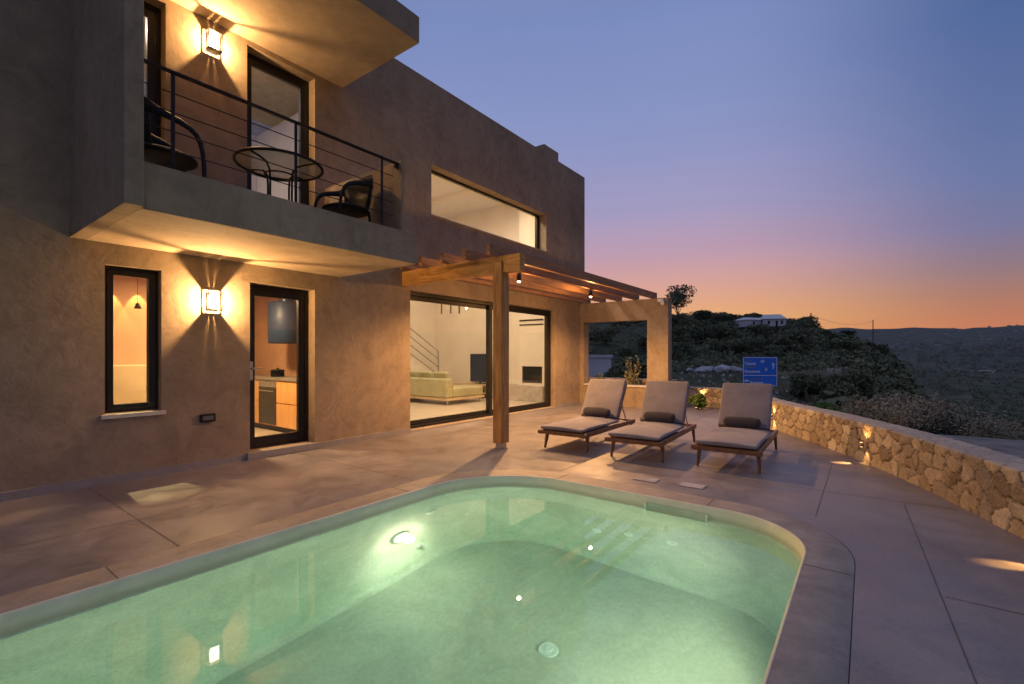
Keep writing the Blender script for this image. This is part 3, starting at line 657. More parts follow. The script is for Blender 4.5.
# ------------------------------------------------------------------ dry stone wall
def stone_wall(path, height, width, name, label, seed, cell=(.20, .135), res=.0135, rough_top=True):
    rs = np.random.RandomState(seed)
    P = np.array(path, float)
    # smooth path (Catmull-Rom)
    pts = []
    for i in range(len(P)-1):
        p0 = P[max(i-1, 0)]; p1 = P[i]; p2 = P[i+1]; p3 = P[min(i+2, len(P)-1)]
        for k in range(12):
            u = k/12; pts.append(.5*((2*p1)+(-p0+p2)*u+(2*p0-5*p1+4*p2-p3)*u*u+(-p0+3*p1-3*p2+p3)*u**3))
    pts.append(P[-1]); pts = np.array(pts)
    seg = np.hypot(*np.diff(pts, axis=0).T); S = np.concatenate([[0], np.cumsum(seg)])
    ns = int(S[-1]/res)+1; s = np.linspace(0, S[-1], ns)
    cx = np.interp(s, S, pts[:, 0]); cy = np.interp(s, S, pts[:, 1])
    tx = np.gradient(cx, s); ty = np.gradient(cy, s); l_ = np.hypot(tx, ty); tx /= l_; ty /= l_
    nx, ny = ty, -tx           # toward right of travel
    # choose side: wall body lies on the far side from the terrace
    nx, ny = -nx, -ny
    T = height+width; tt = np.linspace(0, T, int(T/res)+1)
    # jittered seeds with varied size
    sx = []; 
    a = 0
    rows = max(2, int(round(T/cell[1])))
    for r_ in range(rows):
        x = -cell[0]*rs.rand(); 
        while x < S[-1]+cell[0]:
            wv = cell[0]*(.55+1.1*rs.rand()); x += wv
            sx.append((x-wv/2, (r_+.5)*T/rows+cell[1]*.55*(rs.rand()-.5)))
            if rs.rand() < .25: sx.append((x, (r_+.5+.5*(rs.rand()-.5))*T/rows + cell[1]*.4))
    sd_ = np.array(sx); sid = rs.rand(len(sd_)); bulge = rs.rand(len(sd_)); tiltx = rs.randn(len(sd_))*.06; tilty = rs.randn(len(sd_))*.08
    Sg, Tg = np.meshgrid(s, tt, indexing='ij')
    wob = .006
    ph = rs.rand(6)*6.28
    Sw = Sg + wob*np.sin(Tg*31+ph[0]+2*np.sin(Sg*9)) + .006*np.sin(Sg*57+Tg*43+ph[1]); Tw = Tg + wob*np.sin(Sg*27+ph[2]+2*np.sin(Tg*11)) + .006*np.sin(Tg*71-Sg*38+ph[3])
    near = np.zeros(Sg.shape, int); edge = np.zeros(Sg.shape)
    order = np.argsort(sd_[:, 0]); so_ = sd_[order]
    for i in range(ns):
        lo = np.searchsorted(so_[:, 0], s[i]-.55); hi = np.searchsorted(so_[:, 0], s[i]+.55)
        c = so_[lo:hi]; dx = Sw[i][:, None]-c[None, :, 0]; dz = (Tw[i][:, None]-c[None, :, 1])*1.15
        d = np.sqrt(dx*dx+dz*dz); k = np.argsort(d, axis=1)[:, :2]
        n1 = k[:, 0]; n2 = k[:, 1]; r_ = np.arange(len(tt))
        sep = np.hypot(c[n1, 0]-c[n2, 0], (c[n1, 1]-c[n2, 1])*1.15)+1e-6
        edge[i] = (d[r_, n2]**2-d[r_, n1]**2)/(2*sep); near[i] = order[lo+n1]
    em = np.clip(edge/.011, 0, 1); em = em*em*(3-2*em)
    rel_s = Sg-sd_[near, 0]; rel_t = Tg-sd_[near, 1]
    nz = .004*np.sin(Sg*83+Tg*61+sid[near]*40)+.0035*np.sin(Sg*141-Tg*117+sid[near]*90)+rs.randn(*Sg.shape)*.0014
    disp = em*(.015+.008*bulge[near]+.6*tiltx[near]*rel_s+.6*tilty[near]*rel_t+nz) - .004
    on_face = Tg <= height
    # base curve of cross-section with rounded arris
    rr = .018
    z = np.where(on_face, Tg, height); wv = np.where(on_face, 0, Tg-height)
    nfx = np.where(on_face, -1., 0.); nfz = np.where(on_face, 0., 1.)
    bl = np.clip((Tg-(height-rr))/(2*rr), 0, 1); nfx = -(1-bl); nfz = bl; ln = np.hypot(nfx, nfz); nfx /= ln; nfz /= ln
    z = z - np.where(np.abs(Tg-height) < rr, (1-np.abs(Tg-height)/rr)*.008, 0)
    off = wv + nfx*disp + .03; zz = z + nfz*disp*.35 - .006
    X = cx[:, None]+nx[:, None]*off; Y = cy[:, None]+ny[:, None]*off
    nt_ = len(tt)
    verts = np.stack([X, Y, zz], -1).reshape(-1, 3)
    # back face strip
    back = np.stack([cx+nx*(width+.03), cy+ny*(width+.03), np.full(ns, -.9)], -1)
    allv = np.concatenate([verts, back])
    ii, jj = np.meshgrid(np.arange(ns-1), np.arange(nt_-1), indexing='ij')
    q = np.stack([ii*nt_+jj, ii*nt_+jj+1, (ii+1)*nt_+jj+1, (ii+1)*nt_+jj], -1).reshape(-1, 4)
    i2 = np.arange(ns-1); bq = np.stack([i2*nt_+nt_-1, ns*nt_+i2, ns*nt_+i2+1, (i2+1)*nt_+nt_-1], -1)
    me = bpy.data.meshes.new(name); me.from_pydata(allv.tolist(), [], np.concatenate([q, bq]).tolist())
    me.polygons.foreach_set('use_smooth', [True]*len(me.polygons))
    ca = me.color_attributes.new('stone', 'FLOAT_COLOR', 'POINT')
    colr = np.ones((len(allv), 4)); colr[:ns*nt_, 0] = sid[near].reshape(-1); colr[:ns*nt_, 1] = em.reshape(-1); colr[:ns*nt_, 2] = np.clip((Tg-height)/.03+.3, 0, 1).reshape(-1)
    ca.data.foreach_set('color', colr.reshape(-1))
    me.update()
    o = bpy.data.objects.new(name, me); COL.objects.link(o); me.materials.append(M['stone'])
    return tag(o, label, 'stone wall')
def stone_mat():
    m, t, b = nt('honey_limestone')
    at = t.nodes.new('ShaderNodeAttribute'); at.attribute_name = 'stone'; s_ = t.nodes.new('ShaderNodeSeparateColor'); L(t, at.outputs['Color'], s_.inputs[0])
    base = ramp(t, s_.outputs[0], [(0, (.24, .185, .13)), (.3, (.40, .32, .225)), (.55, (.52, .42, .30)), (.8, (.30, .25, .195)), (1, (.60, .51, .385))])
    n = noise(t, 14, 7, .7, dist=.6)
    base = mix(t, .8, base, mix(t, 1., base, ramp(t, n, [(.3, .62), (.7, 1.2)]), 'MULTIPLY'))
    base = mix(t, math_(t, 'MULTIPLY', s_.outputs[2], .6), base, (.42, .385, .35))
    mort = mix(t, s_.outputs[2], (.05, .037, .026), (.20, .18, .165))
    colr = mix(t, s_.outputs[1], mort, base)
    L(t, colr, b.inputs['Base Color']); b.inputs['Roughness'].default_value = .9; b.inputs['Specular IOR Level'].default_value = .2
    L(t, bump(t, noise(t, 55, 6, .7), .6, .006), b.inputs['Normal']); return m
M['stone'] = stone_mat()
stone_wall(WALL, .475, .30, 'stone_wall', 'low curved rubble stone wall of honey coloured stones along the terrace edge', 3)
stone_wall([(12.45, 8.5), (12.40, 6.2), (12.42, 3.98)], .65, .30, 'stone_wall', 'short taller stretch of stone wall seen through the portal opening', 5, res=.02)

# small up-and-down lights on the face of the stone wall
STONEBOX = plain('sand_metal', (.30, .23, .155), .6)
def wall_light(x, y, ox, oy, label, power, reach=1.0):
    f_ = thing('wall_uplight', label, 'wall light', (x, y, .2), group='small warm lights on the stone wall')
    l_ = math.hypot(ox, oy); ox /= l_; oy /= l_; cx_, cy_ = x+ox*.02, y+oy*.02
    m = MB(); tx, ty = -oy*.016, ox*.016; qx, qy = ox*.02, oy*.02
    b4 = [(cx_-tx-qx, cy_-ty-qy), (cx_+tx-qx, cy_+ty-qy), (cx_+tx+qx, cy_+ty+qy), (cx_-tx+qx, cy_-ty+qy)][::-1]
    m.hexa([(a, b, .205) for a, b in b4], [(a, b, .25) for a, b in b4]); m.build('housing', STONEBOX, f_, bev=.003)
    lens = MB()
    for z_ in (.202, .253): lens.cone((cx_+ox*.004, cy_+oy*.004, z_-.0028), (cx_+ox*.004, cy_+oy*.004, z_+.0028), .013, .013, 16)
    lens.build('lens', emit('wall_light_lens', (1, .55, .2), 2), f_)
    ex, ey = cx_+ox*.008, cy_+oy*.008
    for nm, tgt, z_, pw, sp_ in (('uplight', (-ox*.42, -oy*.42, 1), .262, power*.5, 80), ('downlight', (-ox*.42, -oy*.42, -1), .193, power*.5, 60), ('floor_beam', (ox*reach, oy*reach, -1.0), .19, power*3.6*reach, 34/reach**.5)):
        lamp(nm, 'SPOT', (ex, ey, z_), pw, (1, .52, .16), .012, f_, spot=rad(sp_), blend=.7).rotation_euler = Vector(tgt).to_track_quat('-Z', 'Y').to_euler()
wall_light(7.06, .03, -.45, .89, 'small lit wall light on the stone wall right of the third lounger', 9)
wall_light(4.30, -1.045, -.32, .95, 'small lit wall light on the stone wall nearest the camera', 9, 1.6)
wall_light(9.40, 1.32, -.5, .87, 'small lit wall light on the stone wall behind the third lounger', 12)
wall_light(12.42, 3.32, -1, .1, 'small lit wall light in the wall corner beside the small bush', 22)

# ------------------------------------------------------------------ sun loungers
def make_lounger(label):
    r_ = thing('sun_lounger', label, 'sun lounger', (0, 0, 0), 0, 'sun loungers side by side at the pool', local=True)
    Lr, hw = 1.80, .325
    for s_ in (-1, 1):
        MB().box(.0, s_*hw-.018, .205, Lr, s_*hw+.018, .268).build('side_rail', M['teak'], r_, bev=.006)
    fr = MB(); fr.box(-.012, -hw-.045, .212, .03, hw+.045, .262); fr.box(Lr-.05, -hw+.02, .215, Lr-.01, hw-.02, .262)
    for k in range(9): fr.box(.10+k*.1, -hw+.0185, .24, .165+k*.1, hw-.0185, .256)
    fr.box(.0, -.03, .228, Lr-.03, .03, .2405)
    fr.build('frame', M['teak'], r_, bev=.004)
    for (x, s_, sp_) in ((.16, 1, -.045), (.16, -1, -.045), (Lr-.09, 1, .03), (Lr-.09, -1, .03)):
        m = MB(); y = s_*(hw-.012)
        zt = .2045
        b4 = [(x+sp_-.014, y+s_*.012-.014, 0), (x+sp_+.014, y+s_*.012-.014, 0), (x+sp_+.014, y+s_*.012+.014, 0), (x+sp_-.014, y+s_*.012+.014, 0)]
        t4 = [(x-.027, y-.020, zt), (x+.027, y-.020, zt), (x+.027, y+.020, zt), (x-.027, y+.020, zt)]
        m.hexa(b4, t4); m.build('leg', M['teakleg'], r_, bev=.006)
    # seat cushion, a soft slab that bends down a little over the foot end
    cm = MB(); nx_ = 14; ny_ = 8; x0, x1 = -.015, 1.20; h0, h1 = .280, .345
    top = []; bot = []
    for i in range(nx_+1):
        for j in range(ny_+1):
            x = x0+(x1-x0)*i/nx_; y = -.32+.64*j/ny_
            ed = min(i/nx_*3.2, 1, (nx_-i)/nx_*4+.2, j/ny_*5, (ny_-j)/ny_*5); 
            sag = .012*math.sin(x*7+y*3)
            top.append((x, y, h1 - .02*(1-min(1, ed))**2 + sag*.4 + .006*math.cos(y*9))); bot.append((x, y, h0))
    W_ = ny_+1; N_ = len(top); fs = []
    for i in range(nx_):
        for j in range(ny_):
            a_ = i*W_+j; fs.append((a_, a_+W_, a_+W_+1, a_+1)); fs.append((N_+a_, N_+a_+1, N_+a_+W_+1, N_+a_+W_))
    for i in range(nx_): a_ = i*W_; fs.append((a_, N_+a_, N_+a_+W_, a_+W_)); a_ = i*W_+ny_; fs.append((a_, a_+W_, N_+a_+W_, N_+a_))
    for j in range(ny_): fs.append((j, j+1, N_+j+1, N_+j)); a_ = nx_*W_+j; fs.append((a_, N_+a_, N_+a_+1, a_+1))
    cm.add(top+bot, fs, True); cm.build('seat_cushion', M['cushion'], r_, bev=.016, seg=3)
    # back cushion, leaning
    th = rad(58); hx, hz_ = 1.185, .325; bl = .66
    d = Vector((math.cos(th), 0, math.sin(th))); n_ = Vector((-math.sin(th), 0, math.cos(th)))
    def bp(u, y, w_): p = Vector((hx, y, hz_)) + d*u + n_*w_; return tuple(p)
    bm_ = MB(); top = []; bot = []; nu = 10
    for i in range(nu+1):
        for j in range(ny_+1):
            u = bl*i/nu; y = -.31+.62*j/ny_
            puff = .012*math.sin(math.pi*i/nu)*math.sin(math.pi*j/ny_)+.004*math.sin(u*13+y*5)
            top.append(bp(u, y, .065+puff)); bot.append(bp(u, y, .0))
    fs = []; N_ = len(top)
    for i in range(nu):
        for j in range(ny_):
            a_ = i*W_+j; fs.append((a_, a_+W_, a_+W_+1, a_+1)); fs.append((N_+a_, N_+a_+1, N_+a_+W_+1, N_+a_+W_))
    for i in range(nu): a_ = i*W_; fs.append((a_, N_+a_, N_+a_+W_, a_+W_)); a_ = i*W_+ny_; fs.append((a_, a_+W_, N_+a_+W_, N_+a_))
    for j in range(ny_): fs.append((j, j+1, N_+j+1, N_+j)); a_ = nu*W_+j; fs.append((a_, N_+a_, N_+a_+1, a_+1))
    bm_.add(top+bot, fs, True); bm_.build('back_cushion', M['cushion'], r_, bev=.018, seg=3)
    bf = MB()
    for y in (-.29, .29): bf.hexa([bp(-.04, y-.018, -.035), bp(-.04, y+.018, -.035), bp(-.04, y+.018, -.003), bp(-.04, y-.018, -.003)][::-1], [bp(bl-.04, y-.018, -.035), bp(bl-.04, y+.018, -.035), bp(bl-.04, y+.018, -.003), bp(bl-.04, y-.018, -.003)][::-1])
    for k in range(5):
        u = .08+k*.12; bf.hexa([bp(u, -.27, -.02), bp(u, .27, -.02), bp(u, .27, -.004), bp(u, -.27, -.004)][::-1], [bp(u+.05, -.27, -.02), bp(u+.05, .27, -.02), bp(u+.05, .27, -.004), bp(u+.05, -.27, -.004)][::-1])
    bf.build('backrest_frame', M['teak'], r_)
    p1 = Vector(bp(.36, .25, -.03)); st_ = MB()
    for y in (-.25, .25): st_.cone((p1.x, y, p1.z), (1.66, y, .22), .009, .009, 8)
    st_.cone((1.66, -.325, .235), (1.66, .325, .235), .009, .009, 8); st_.build('backrest_prop', M['steel'], r_)
    # lumbar pillow: thick roll, a bit off to one side
    pm = MB(); prof = []
    nn = 14; ys = [-.17, -.155, -.12, 0, .12, .24, .275, .29]; rs_ = [.0, .052, .066, .070, .070, .066, .052, .0]
    vs = []
    for y, rr_ in zip(ys, rs_):
        for k in range(nn):
            a_ = 2*math.pi*k/nn; p = Vector((1.10, y-.05, .425)) + d*(rr_*1.15*math.cos(a_)) + n_*(rr_*.75*math.sin(a_)); vs.append(tuple(p))
    pm.add(vs, [(i*nn+k, i*nn+(k+1) % nn, (i+1)*nn+(k+1) % nn, (i+1)*nn+k) for i in range(len(ys)-1) for k in range(nn)], True)
    pm.build('lumbar_pillow', M['pillow'], r_, sub=1)
    return r_
l1 = make_lounger('teak sun lounger with taupe cushions nearest the house, left of the other two')
l1.location = (5.50, 3.30, .001); l1.rotation_euler = (0, 0, rad(1))
dup(l1, (5.52, 2.29, .001), rad(3), 'middle teak sun lounger with taupe cushions, between its two neighbours')
dup(l1, (5.64, 1.26, .001), rad(2), 'teak sun lounger with taupe cushions farthest from the house, in front of the road sign')

# ------------------------------------------------------------------ balcony furniture
def frosted(name):
    m, t, b = nt(name); b.inputs['Base Color'].default_value = (.55, .50, .42, 1); b.inputs['Alpha'].default_value = .5; b.inputs['Roughness'].default_value = .25; return m
bt = thing('bistro_table', 'round glass topped black metal table on the balcony', 'table', (2.53, 4.98, 2.62))
cx, cy, zb = 2.53, 4.98, 2.621
def circ(r_, z, n=40, a0=0, a1=360): return [(cx+r_*math.cos(rad(a0+(a1-a0)*k/n)), cy+r_*math.sin(rad(a0+(a1-a0)*k/n)), z) for k in range(n)]
MB().tube(circ(.42, zb+.69), .016, 10, closed=True).build('rim', M['iron'], bt)
MB().lathe([(0, 0), (.41, 0), (.41, .008), (0, .008)], (cx, cy, zb+.688), 40, False).build('glass_top', frosted('table_glass'), bt)
for k in range(4):
    a = rad(25+90*k); ca, sa = math.cos(a), math.sin(a)
    MB().tube([(cx+ca*q, cy+sa*q, zb+h_) for q, h_ in ((.41, .675), (.30, .672), (.20, .655), (.155, .60), (.145, .5), (.145, .3), (.16, .12), (.24, .0105))], .011, 8).build('leg', M['iron'], bt)
MB().tube(circ(.145, zb+.58, 24), .009, 8, closed=True).tube(circ(.150, zb+.24, 24), .009, 8, closed=True).build('brace_ring', M['iron'], bt)
def armchair(label, loc, rz):
    r_ = thing('armchair', label, 'chair', loc, rz, 'black armchairs on the balcony', local=True)
    path = [(.25, .27, .02), (.25, .275, .25), (.24, .28, .46), (.20, .285, .60), (.08, .29, .66), (-.08, .29, .69), (-.20, .25, .74), (-.28, .14, .79), (-.30, 0, .80)]
    path = path + [(x, -y, z) for x, y, z in path[-2::-1]]
    hw_ = [.017, .019, .022, .026, .03, .034, .065, .11, .13]; hw_ = hw_ + hw_[-2::-1]
    vs = []; n = len(path)
    for i, (p, h_) in enumerate(zip(path, hw_)):
        p = Vector(p); q = (Vector(path[min(i+1, n-1)])-Vector(path[max(i-1, 0)])).normalized()
        up = Vector((0, 0, 1)) if abs(q.z) < .75 else Vector((1, 0, 0)); sd = q.cross(up).normalized(); up = sd.cross(q).normalized()
        for a_, b_ in ((-1, -1), (1, -1), (1, 1), (-1, 1)): vs.append(tuple(p + up*h_*b_*(1 if True else 1) + sd*.013*a_))
    m = MB(); m.add(vs, [(i*4+k, i*4+(k+1) % 4, i*4+4+(k+1) % 4, i*4+4+k) for i in range(n-1) for k in range(4)]+[(3, 2, 1, 0), (n*4-4, n*4-3, n*4-2, n*4-1)], True)
    m.build('arm_band', M['black'], r_, sub=1)
    bk = MB(); vs = []
    for i in range(9):
        a_ = rad(-62+15.5*i)
        for z, r1 in ((.42, .24), (.52, .27), (.62, .285), (.76, .295)): vs.append((-r1*math.cos(a_)-.0, r1*math.sin(a_)*1.0, z))
    bk.add(vs, [(i*4+k, i*4+4+k, i*4+5+k, i*4+1+k) for i in range(8) for k in range(3)], True)
    bo = bk.build('back_shell', M['black'], r_); so2 = bo.modifiers.new('solid', 'SOLIDIFY'); so2.thickness = .012
    MB().lathe([(0, 0), (.24, 0), (.27, .015), (.27, .035), (.24, .05), (.1, .042), (0, .04)], (0, 0, .385), 28).build('seat', M['black'], r_)
    for y in (.2, -.2): MB().cone((-.24, y, .001), (-.19, y*.95, .40), .014, .018, 8).build('leg', M['black'], r_)
    return r_
c1 = armchair('black armchair at the right end of the balcony facing the round table', (3.33, 4.99, 2.621), rad(178))
dup(c1, (1.47, 4.95, 2.621), rad(-4), 'black armchair at the left end of the balcony beside the column')

# ------------------------------------------------------------------ terrain
def col_tab(*p): return np.array(p, float)
AZ = [-200, -20, 2, 21, 26.5, 31, 35, 38, 41, 44, 60, 120, 160]
hillA = col_tab((0,-.7),(14,-.75),(30,-1.5),(55,-2.2),(75,-1),(100,4),(140,10.5),(170,13),(260,11),(600,-10),(1500,-15),(2500,60),(3300,150),(9000,150))
TABS = [col_tab((0,-.7),(20,-.8),(80,-1),(400,8),(1500,60),(3300,150),(9000,150)),
        col_tab((0,-.7),(20,-.8),(80,2),(150,8),(400,10),(1500,40),(3300,150),(9000,150)),
        hillA, hillA,
        col_tab((0,-.7),(14,-.75),(30,-1.5),(55,-2.2),(75,-.8),(100,3.0),(129,8.0),(152,11),(175,11.2),(260,6),(600,-12),(1500,-16),(2500,60),(3300,150),(9000,150)),
        col_tab((0,-.7),(14,-.75),(30,-1.5),(50,-2.2),(75,-.8),(100,2.8),(140,8.0),(165,8),(260,0),(600,-20),(1500,-18),(2500,60),(3300,152),(9000,150)),
        col_tab((0,-.7),(14,-.6),(30,-1.8),(50,-2.0),(75,-.6),(110,3.5),(140,5.3),(165,4),(260,-8),(600,-26),(1500,-20),(2500,60),(3300,155),(9000,150)),
        col_tab((0,-.5),(14,-.5),(30,-2.2),(50,-3),(75,-2),(110,.8),(140,1.3),(165,-2),(260,-14),(600,-30),(1500,-20),(2500,60),(3300,148),(9000,150)),
        col_tab((0,-.45),(14,-.45),(20,-1.2),(35,-4),(60,-6),(110,-7),(150,-12),(260,-24),(600,-34),(1500,-20),(2500,56),(3300,146),(9000,150)),
        col_tab((0,-.4),(13,-.4),(15,-.8),(25,-4),(60,-12),(150,-22),(400,-33),(900,-36),(1500,-20),(2500,55),(3300,140),(9000,150)),
        col_tab((0,-.4),(13,-.4),(15,-.8),(25,-4),(60,-12),(150,-22),(400,-33),(900,-36),(1500,-18),(2500,62),(3300,165),(9000,165)),
        col_tab((0,-.4),(13,-.4),(15,-.8),(25,-4),(60,-12),(150,-22),(400,-33),(900,-36),(1500,-20),(2500,55),(3300,165),(9000,160)),
        col_tab((0,-.7),(20,-.8),(80,-1),(400,8),(1500,60),(3300,150),(9000,150))]
def terr(x, y, rough=True):
    d = math.hypot(x, y); a = 36.9 - math.degrees(math.atan2(y, x))
    while a > 160: a -= 360
    while a < -200: a += 360
    i = max(0, min(len(AZ)-2, int(np.searchsorted(AZ, a))-1))
    u = (a-AZ[i])/(AZ[i+1]-AZ[i]); u = max(0, min(1, u)); u = u*u*(3-2*u)
    f = lambda T: float(np.interp(d, T[:, 0], T[:, 1]))
    z = f(TABS[i])*(1-u)+f(TABS[i+1])*u
    if rough and d > 15:
        k = min(1, (d-15)/40)
        z += k*(.35*math.sin(x*.19+y*.11)+.3*math.sin(x*.07-y*.23+1)+.18*math.sin(x*.41+y*.37+2))
        if d > 300: z += min(1, (d-300)/600)*(4*math.sin(x*.011+y*.017)+3*math.sin(x*.023-y*.009)+1.5*math.sin(x*.05+y*.043))
    return z
tm = MB(); NA, ND = 300, 120
ds = [9.0*(3700/9.0)**(k/(ND-1)) for k in range(ND)]
vs = []
aa = []
a_ = -180.
while a_ < 180: 
    aa.append(a_); a_ += .55 if -5 <= a_ <= 75 else 3.
for a_ in aa:
    th_ = YAW - rad(a_)
    for d in ds: x, y = d*math.cos(th_), d*math.sin(th_); vs.append((x, y, terr(x, y)))
fs = []; NA = len(aa)
for i in range(NA):
    for j in range(ND-1): i2 = (i+1) % NA; fs.append((i*ND+j, i2*ND+j, i2*ND+j+1, i*ND+j+1))
tm.add(vs, fs, True)
cen = [(r_*math.cos(YAW-rad(a_)), r_*math.sin(YAW-rad(a_)), vs[i*ND][2] if r_ > 8.95 else z_) for r_, z_ in ((9, 0), (8.7, -2.4)) for i, a_ in enumerate(aa)]
tm.add(cen + [(0, 0, -2.5)], [(NA+i, 2*NA, NA+(i+1) % NA)[::-1] for i in range(NA)] + [(i, NA+i, NA+(i+1) % NA, (i+1) % NA)[::-1] for i in range(NA)], True)
def terrain_mat():
    m, t, b = nt('dry_hillside')
    n1 = noise(t, .022, 8, .7, dist=1.); n2 = noise(t, .35, 8, .75, dist=.5); n3 = noise(t, 3., 6, .7)
    f = math_(t, 'ADD', math_(t, 'MULTIPLY', n1, .5), math_(t, 'MULTIPLY', n2, .5))
    colr = ramp(t, f, [(.40, (.035, .050, .030)), (.50, (.075, .085, .052)), (.58, (.15, .13, .09)), (.68, (.25, .215, .17))])
    colr = mix(t, .6, colr, mix(t, 1., colr, ramp(t, n3, [(.3, .55), (.7, 1.2)]), 'MULTIPLY'))
    L(t, colr, b.inputs['Base Color']); b.inputs['Roughness'].default_value = .95; b.inputs['Specular IOR Level'].default_value = .1
    L(t, bump(t, math_(t, 'ADD', n2, math_(t, 'MULTIPLY', n3, .3)), .8, .3), b.inputs['Normal']); return m
struct('ground', tm, terrain_mat())
# gravel track right behind the stone wall
gm = MB(); vs = []; nseg = 40
for i in range(nseg+1):
    a_ = rad(24 + 50*i/nseg)
    for d in (3.6, 6, 8, 10, 12, 13.6): 
        th_ = YAW-a_; vs.append((d*math.cos(th_), d*math.sin(th_), -.36+.02*math.sin(d*3+i)))
# keep only what lies outside the wall
poly = [Vector((x, y)) for x, y in WALL]
def outside(x, y):
    for (x0, y0), (x1, y1) in zip(WALL, WALL[1:]):
        if min(x0, x1) <= x <= max(x0, x1):
            yy = y0+(y1-y0)*((x-x0)/(x1-x0) if abs(x1-x0) > 1e-6 else .5)
            if y > yy-.22: return False
    return x > -5
track = []
for i in range(90):
    x = -4+i*.2
    if x > 12.3: break
    yy = np.interp(x, [p[0] for p in WALL[::-1]], [p[1] for p in WALL[::-1]])
    track.append((x, yy-.30))
vs = []; K = 9
for (x, y) in track:
    for k in range(K): vs.append((x+.25*k*.8, y-k*.9*(1-.02*k), -.33-.004*k+.015*math.sin(x*3+k*2)))
gm.add(vs, [(i*K+k, i*K+k+1, i*K+K+k+1, i*K+K+k) for i in range(len(track)-1) for k in range(K-1)][::1], True)
gp = plain('grey_gravel', (.15, .14, .135), .95, 0, .3, 2.5, 1.); gtrk = struct('gravel_track', gm, gp)

# ------------------------------------------------------------------ vegetation
def leaf_mat(name, c, var=.5):
    m, t, b = nt(name)
    oi = t.nodes.new('ShaderNodeObjectInfo'); n = noise(t, 2.4, 3, .6)
    g = t.nodes.new('ShaderNodeNewGeometry')
    f = math_(t, 'ADD', math_(t, 'MULTIPLY', g.outputs['Random Per Island'], .55), math_(t, 'MULTIPLY', n, .45))
    colr = ramp(t, f, [(.2, tuple(x*(1-var) for x in c)), (.8, tuple(min(1, x*(1+var)) for x in c))])
    colr = mix(t, 1., colr, ramp(t, oi.outputs['Random'], [(0, (.7, .75, .7)), (1, (1.25, 1.15, 1.1))]), 'MULTIPLY')
    L(t, colr, b.inputs['Base Color']); b.inputs['Roughness'].default_value = .7; b.inputs['Specular IOR Level'].default_value = .2
    return m
M['leaf_dark'] = leaf_mat('scrub_leaves', (.105, .12, .066)); M['leaf_olive'] = leaf_mat('olive_leaves', (.24, .25, .13), .3)
M['leaf_dry'] = leaf_mat('dry_twigs', (.33, .30, .225), .35); M['leaf_green'] = leaf_mat('bright_leaves', (.10, .17, .03), .45)
M['bark'] = plain('bark', (.09, .065, .045), .9, 0, .3, 8, .5)
def leaves(mb, blobs, n, size, rs, asp=1.6, shell=.75):
    tot = sum(b[3]**2 for b in blobs)
    for (bx, by, bz, br, fz) in blobs:
        k = int(n*br*br/tot)
        for _ in range(k):
            v = Vector((rs.gauss(0, 1), rs.gauss(0, 1), rs.gauss(0, 1))).normalized()*br*(shell+(1-shell)*rs.random()*1.4)*(1-.25*rs.random()**2)
            p = Vector((bx+v.x, by+v.y, bz+v.z*fz))
            a_ = Vector((rs.gauss(0, 1), rs.gauss(0, 1), rs.gauss(0, 1))).normalized(); b_ = a_.orthogonal().normalized()
            s_ = size*(.6+.8*rs.random()); a_ = a_*s_*asp*.5; b_ = b_*s_*.5
            mb.add([p-a_, p+b_*.8, p+a_, p-b_*.8], [(0, 1, 2, 3)])
def crown(w_, h_, nb, nleaf, size, seed, z0=.1):
    rs = random.Random(seed); blobs = []
    for k in range(nb):
        a_ = rs.random()*6.28; r_ = rs.random()**.6*w_*.36
        z = z0*h_+(1-z0)*h_*(.25+.6*rs.random()); br = w_*(.16+.12*rs.random())*(1-.25*(z/h_))
        blobs.append((r_*math.cos(a_), r_*math.sin(a_), max(br*.6+z0*h_, min(z, h_-br*.7)), br, .8))
    m = MB(); leaves(m, blobs, nleaf, size, rs); return m, blobs
def trunk(blobs, r0, seed, base=(0, 0, -.3)):
    rs = random.Random(seed); m = MB(); top = sum((Vector(b[:3]) for b in blobs), Vector())/len(blobs)
    fork = Vector((top.x*.5, top.y*.5, top.z*.45)); m.tube([base, (fork.x*.4, fork.y*.4, fork.z*.4), fork], [r0, r0*.85, r0*.7], 7)
    for b in blobs[:8]:
        e_ = Vector(b[:3]); md = (fork+e_)/2+Vector((rs.gauss(0, .06), rs.gauss(0, .06), .08))
        m.tube([fork, md, e_], [r0*.45, r0*.28, r0*.1], 5, caps=False)
    return m
def tree(name, label, cat, loc, w_, h_, nb, nl, size, seed, mat, r0=.1, z0=.1, group=None, rz=0):
    t_ = thing(name, label, cat, loc, rz, group, local=True)
    c, bl = crown(w_, h_, nb, nl, size, seed, z0)
    c.build('crown', mat, t_); trunk(bl, r0, seed).build('trunk', M['bark'], t_); return t_
def at(px, depth, z=None, dz=0):
    u = (px-512)/FPX; x = depth*(CY+u*SY); y = depth*(SY-u*CY)
    return (x, y, (terr(x, y) if z is None else z)+dz)

protos = [tree('hillside_tree', 'dark rounded evergreen bush on the far hillside', 'tree', at(700+30*k, 100), 4.6+k*.6, 2.7+.4*k, 9, 1300, .30, 20+k, M['leaf_dark'], .12, .02, 'evergreens over the hillside') for k in range(4)]
HR = random.Random(11)
for k in range(250):
    px = HR.uniform(590, 918) if k > 30 else HR.uniform(845, 915); dep = HR.choice([HR.uniform(76, 100), HR.uniform(100, 150), HR.uniform(120, 150)])
    if 733 < px < 792 and 84 < dep < 124: continue
    if px < 665 and HR.random() < .55: continue
    dup(protos[k % 4], at(px, dep, dz=-.35), HR.uniform(0, 6.28), scale=HR.uniform(.55, 1.1) * (1.0 if px < 828 else .62))
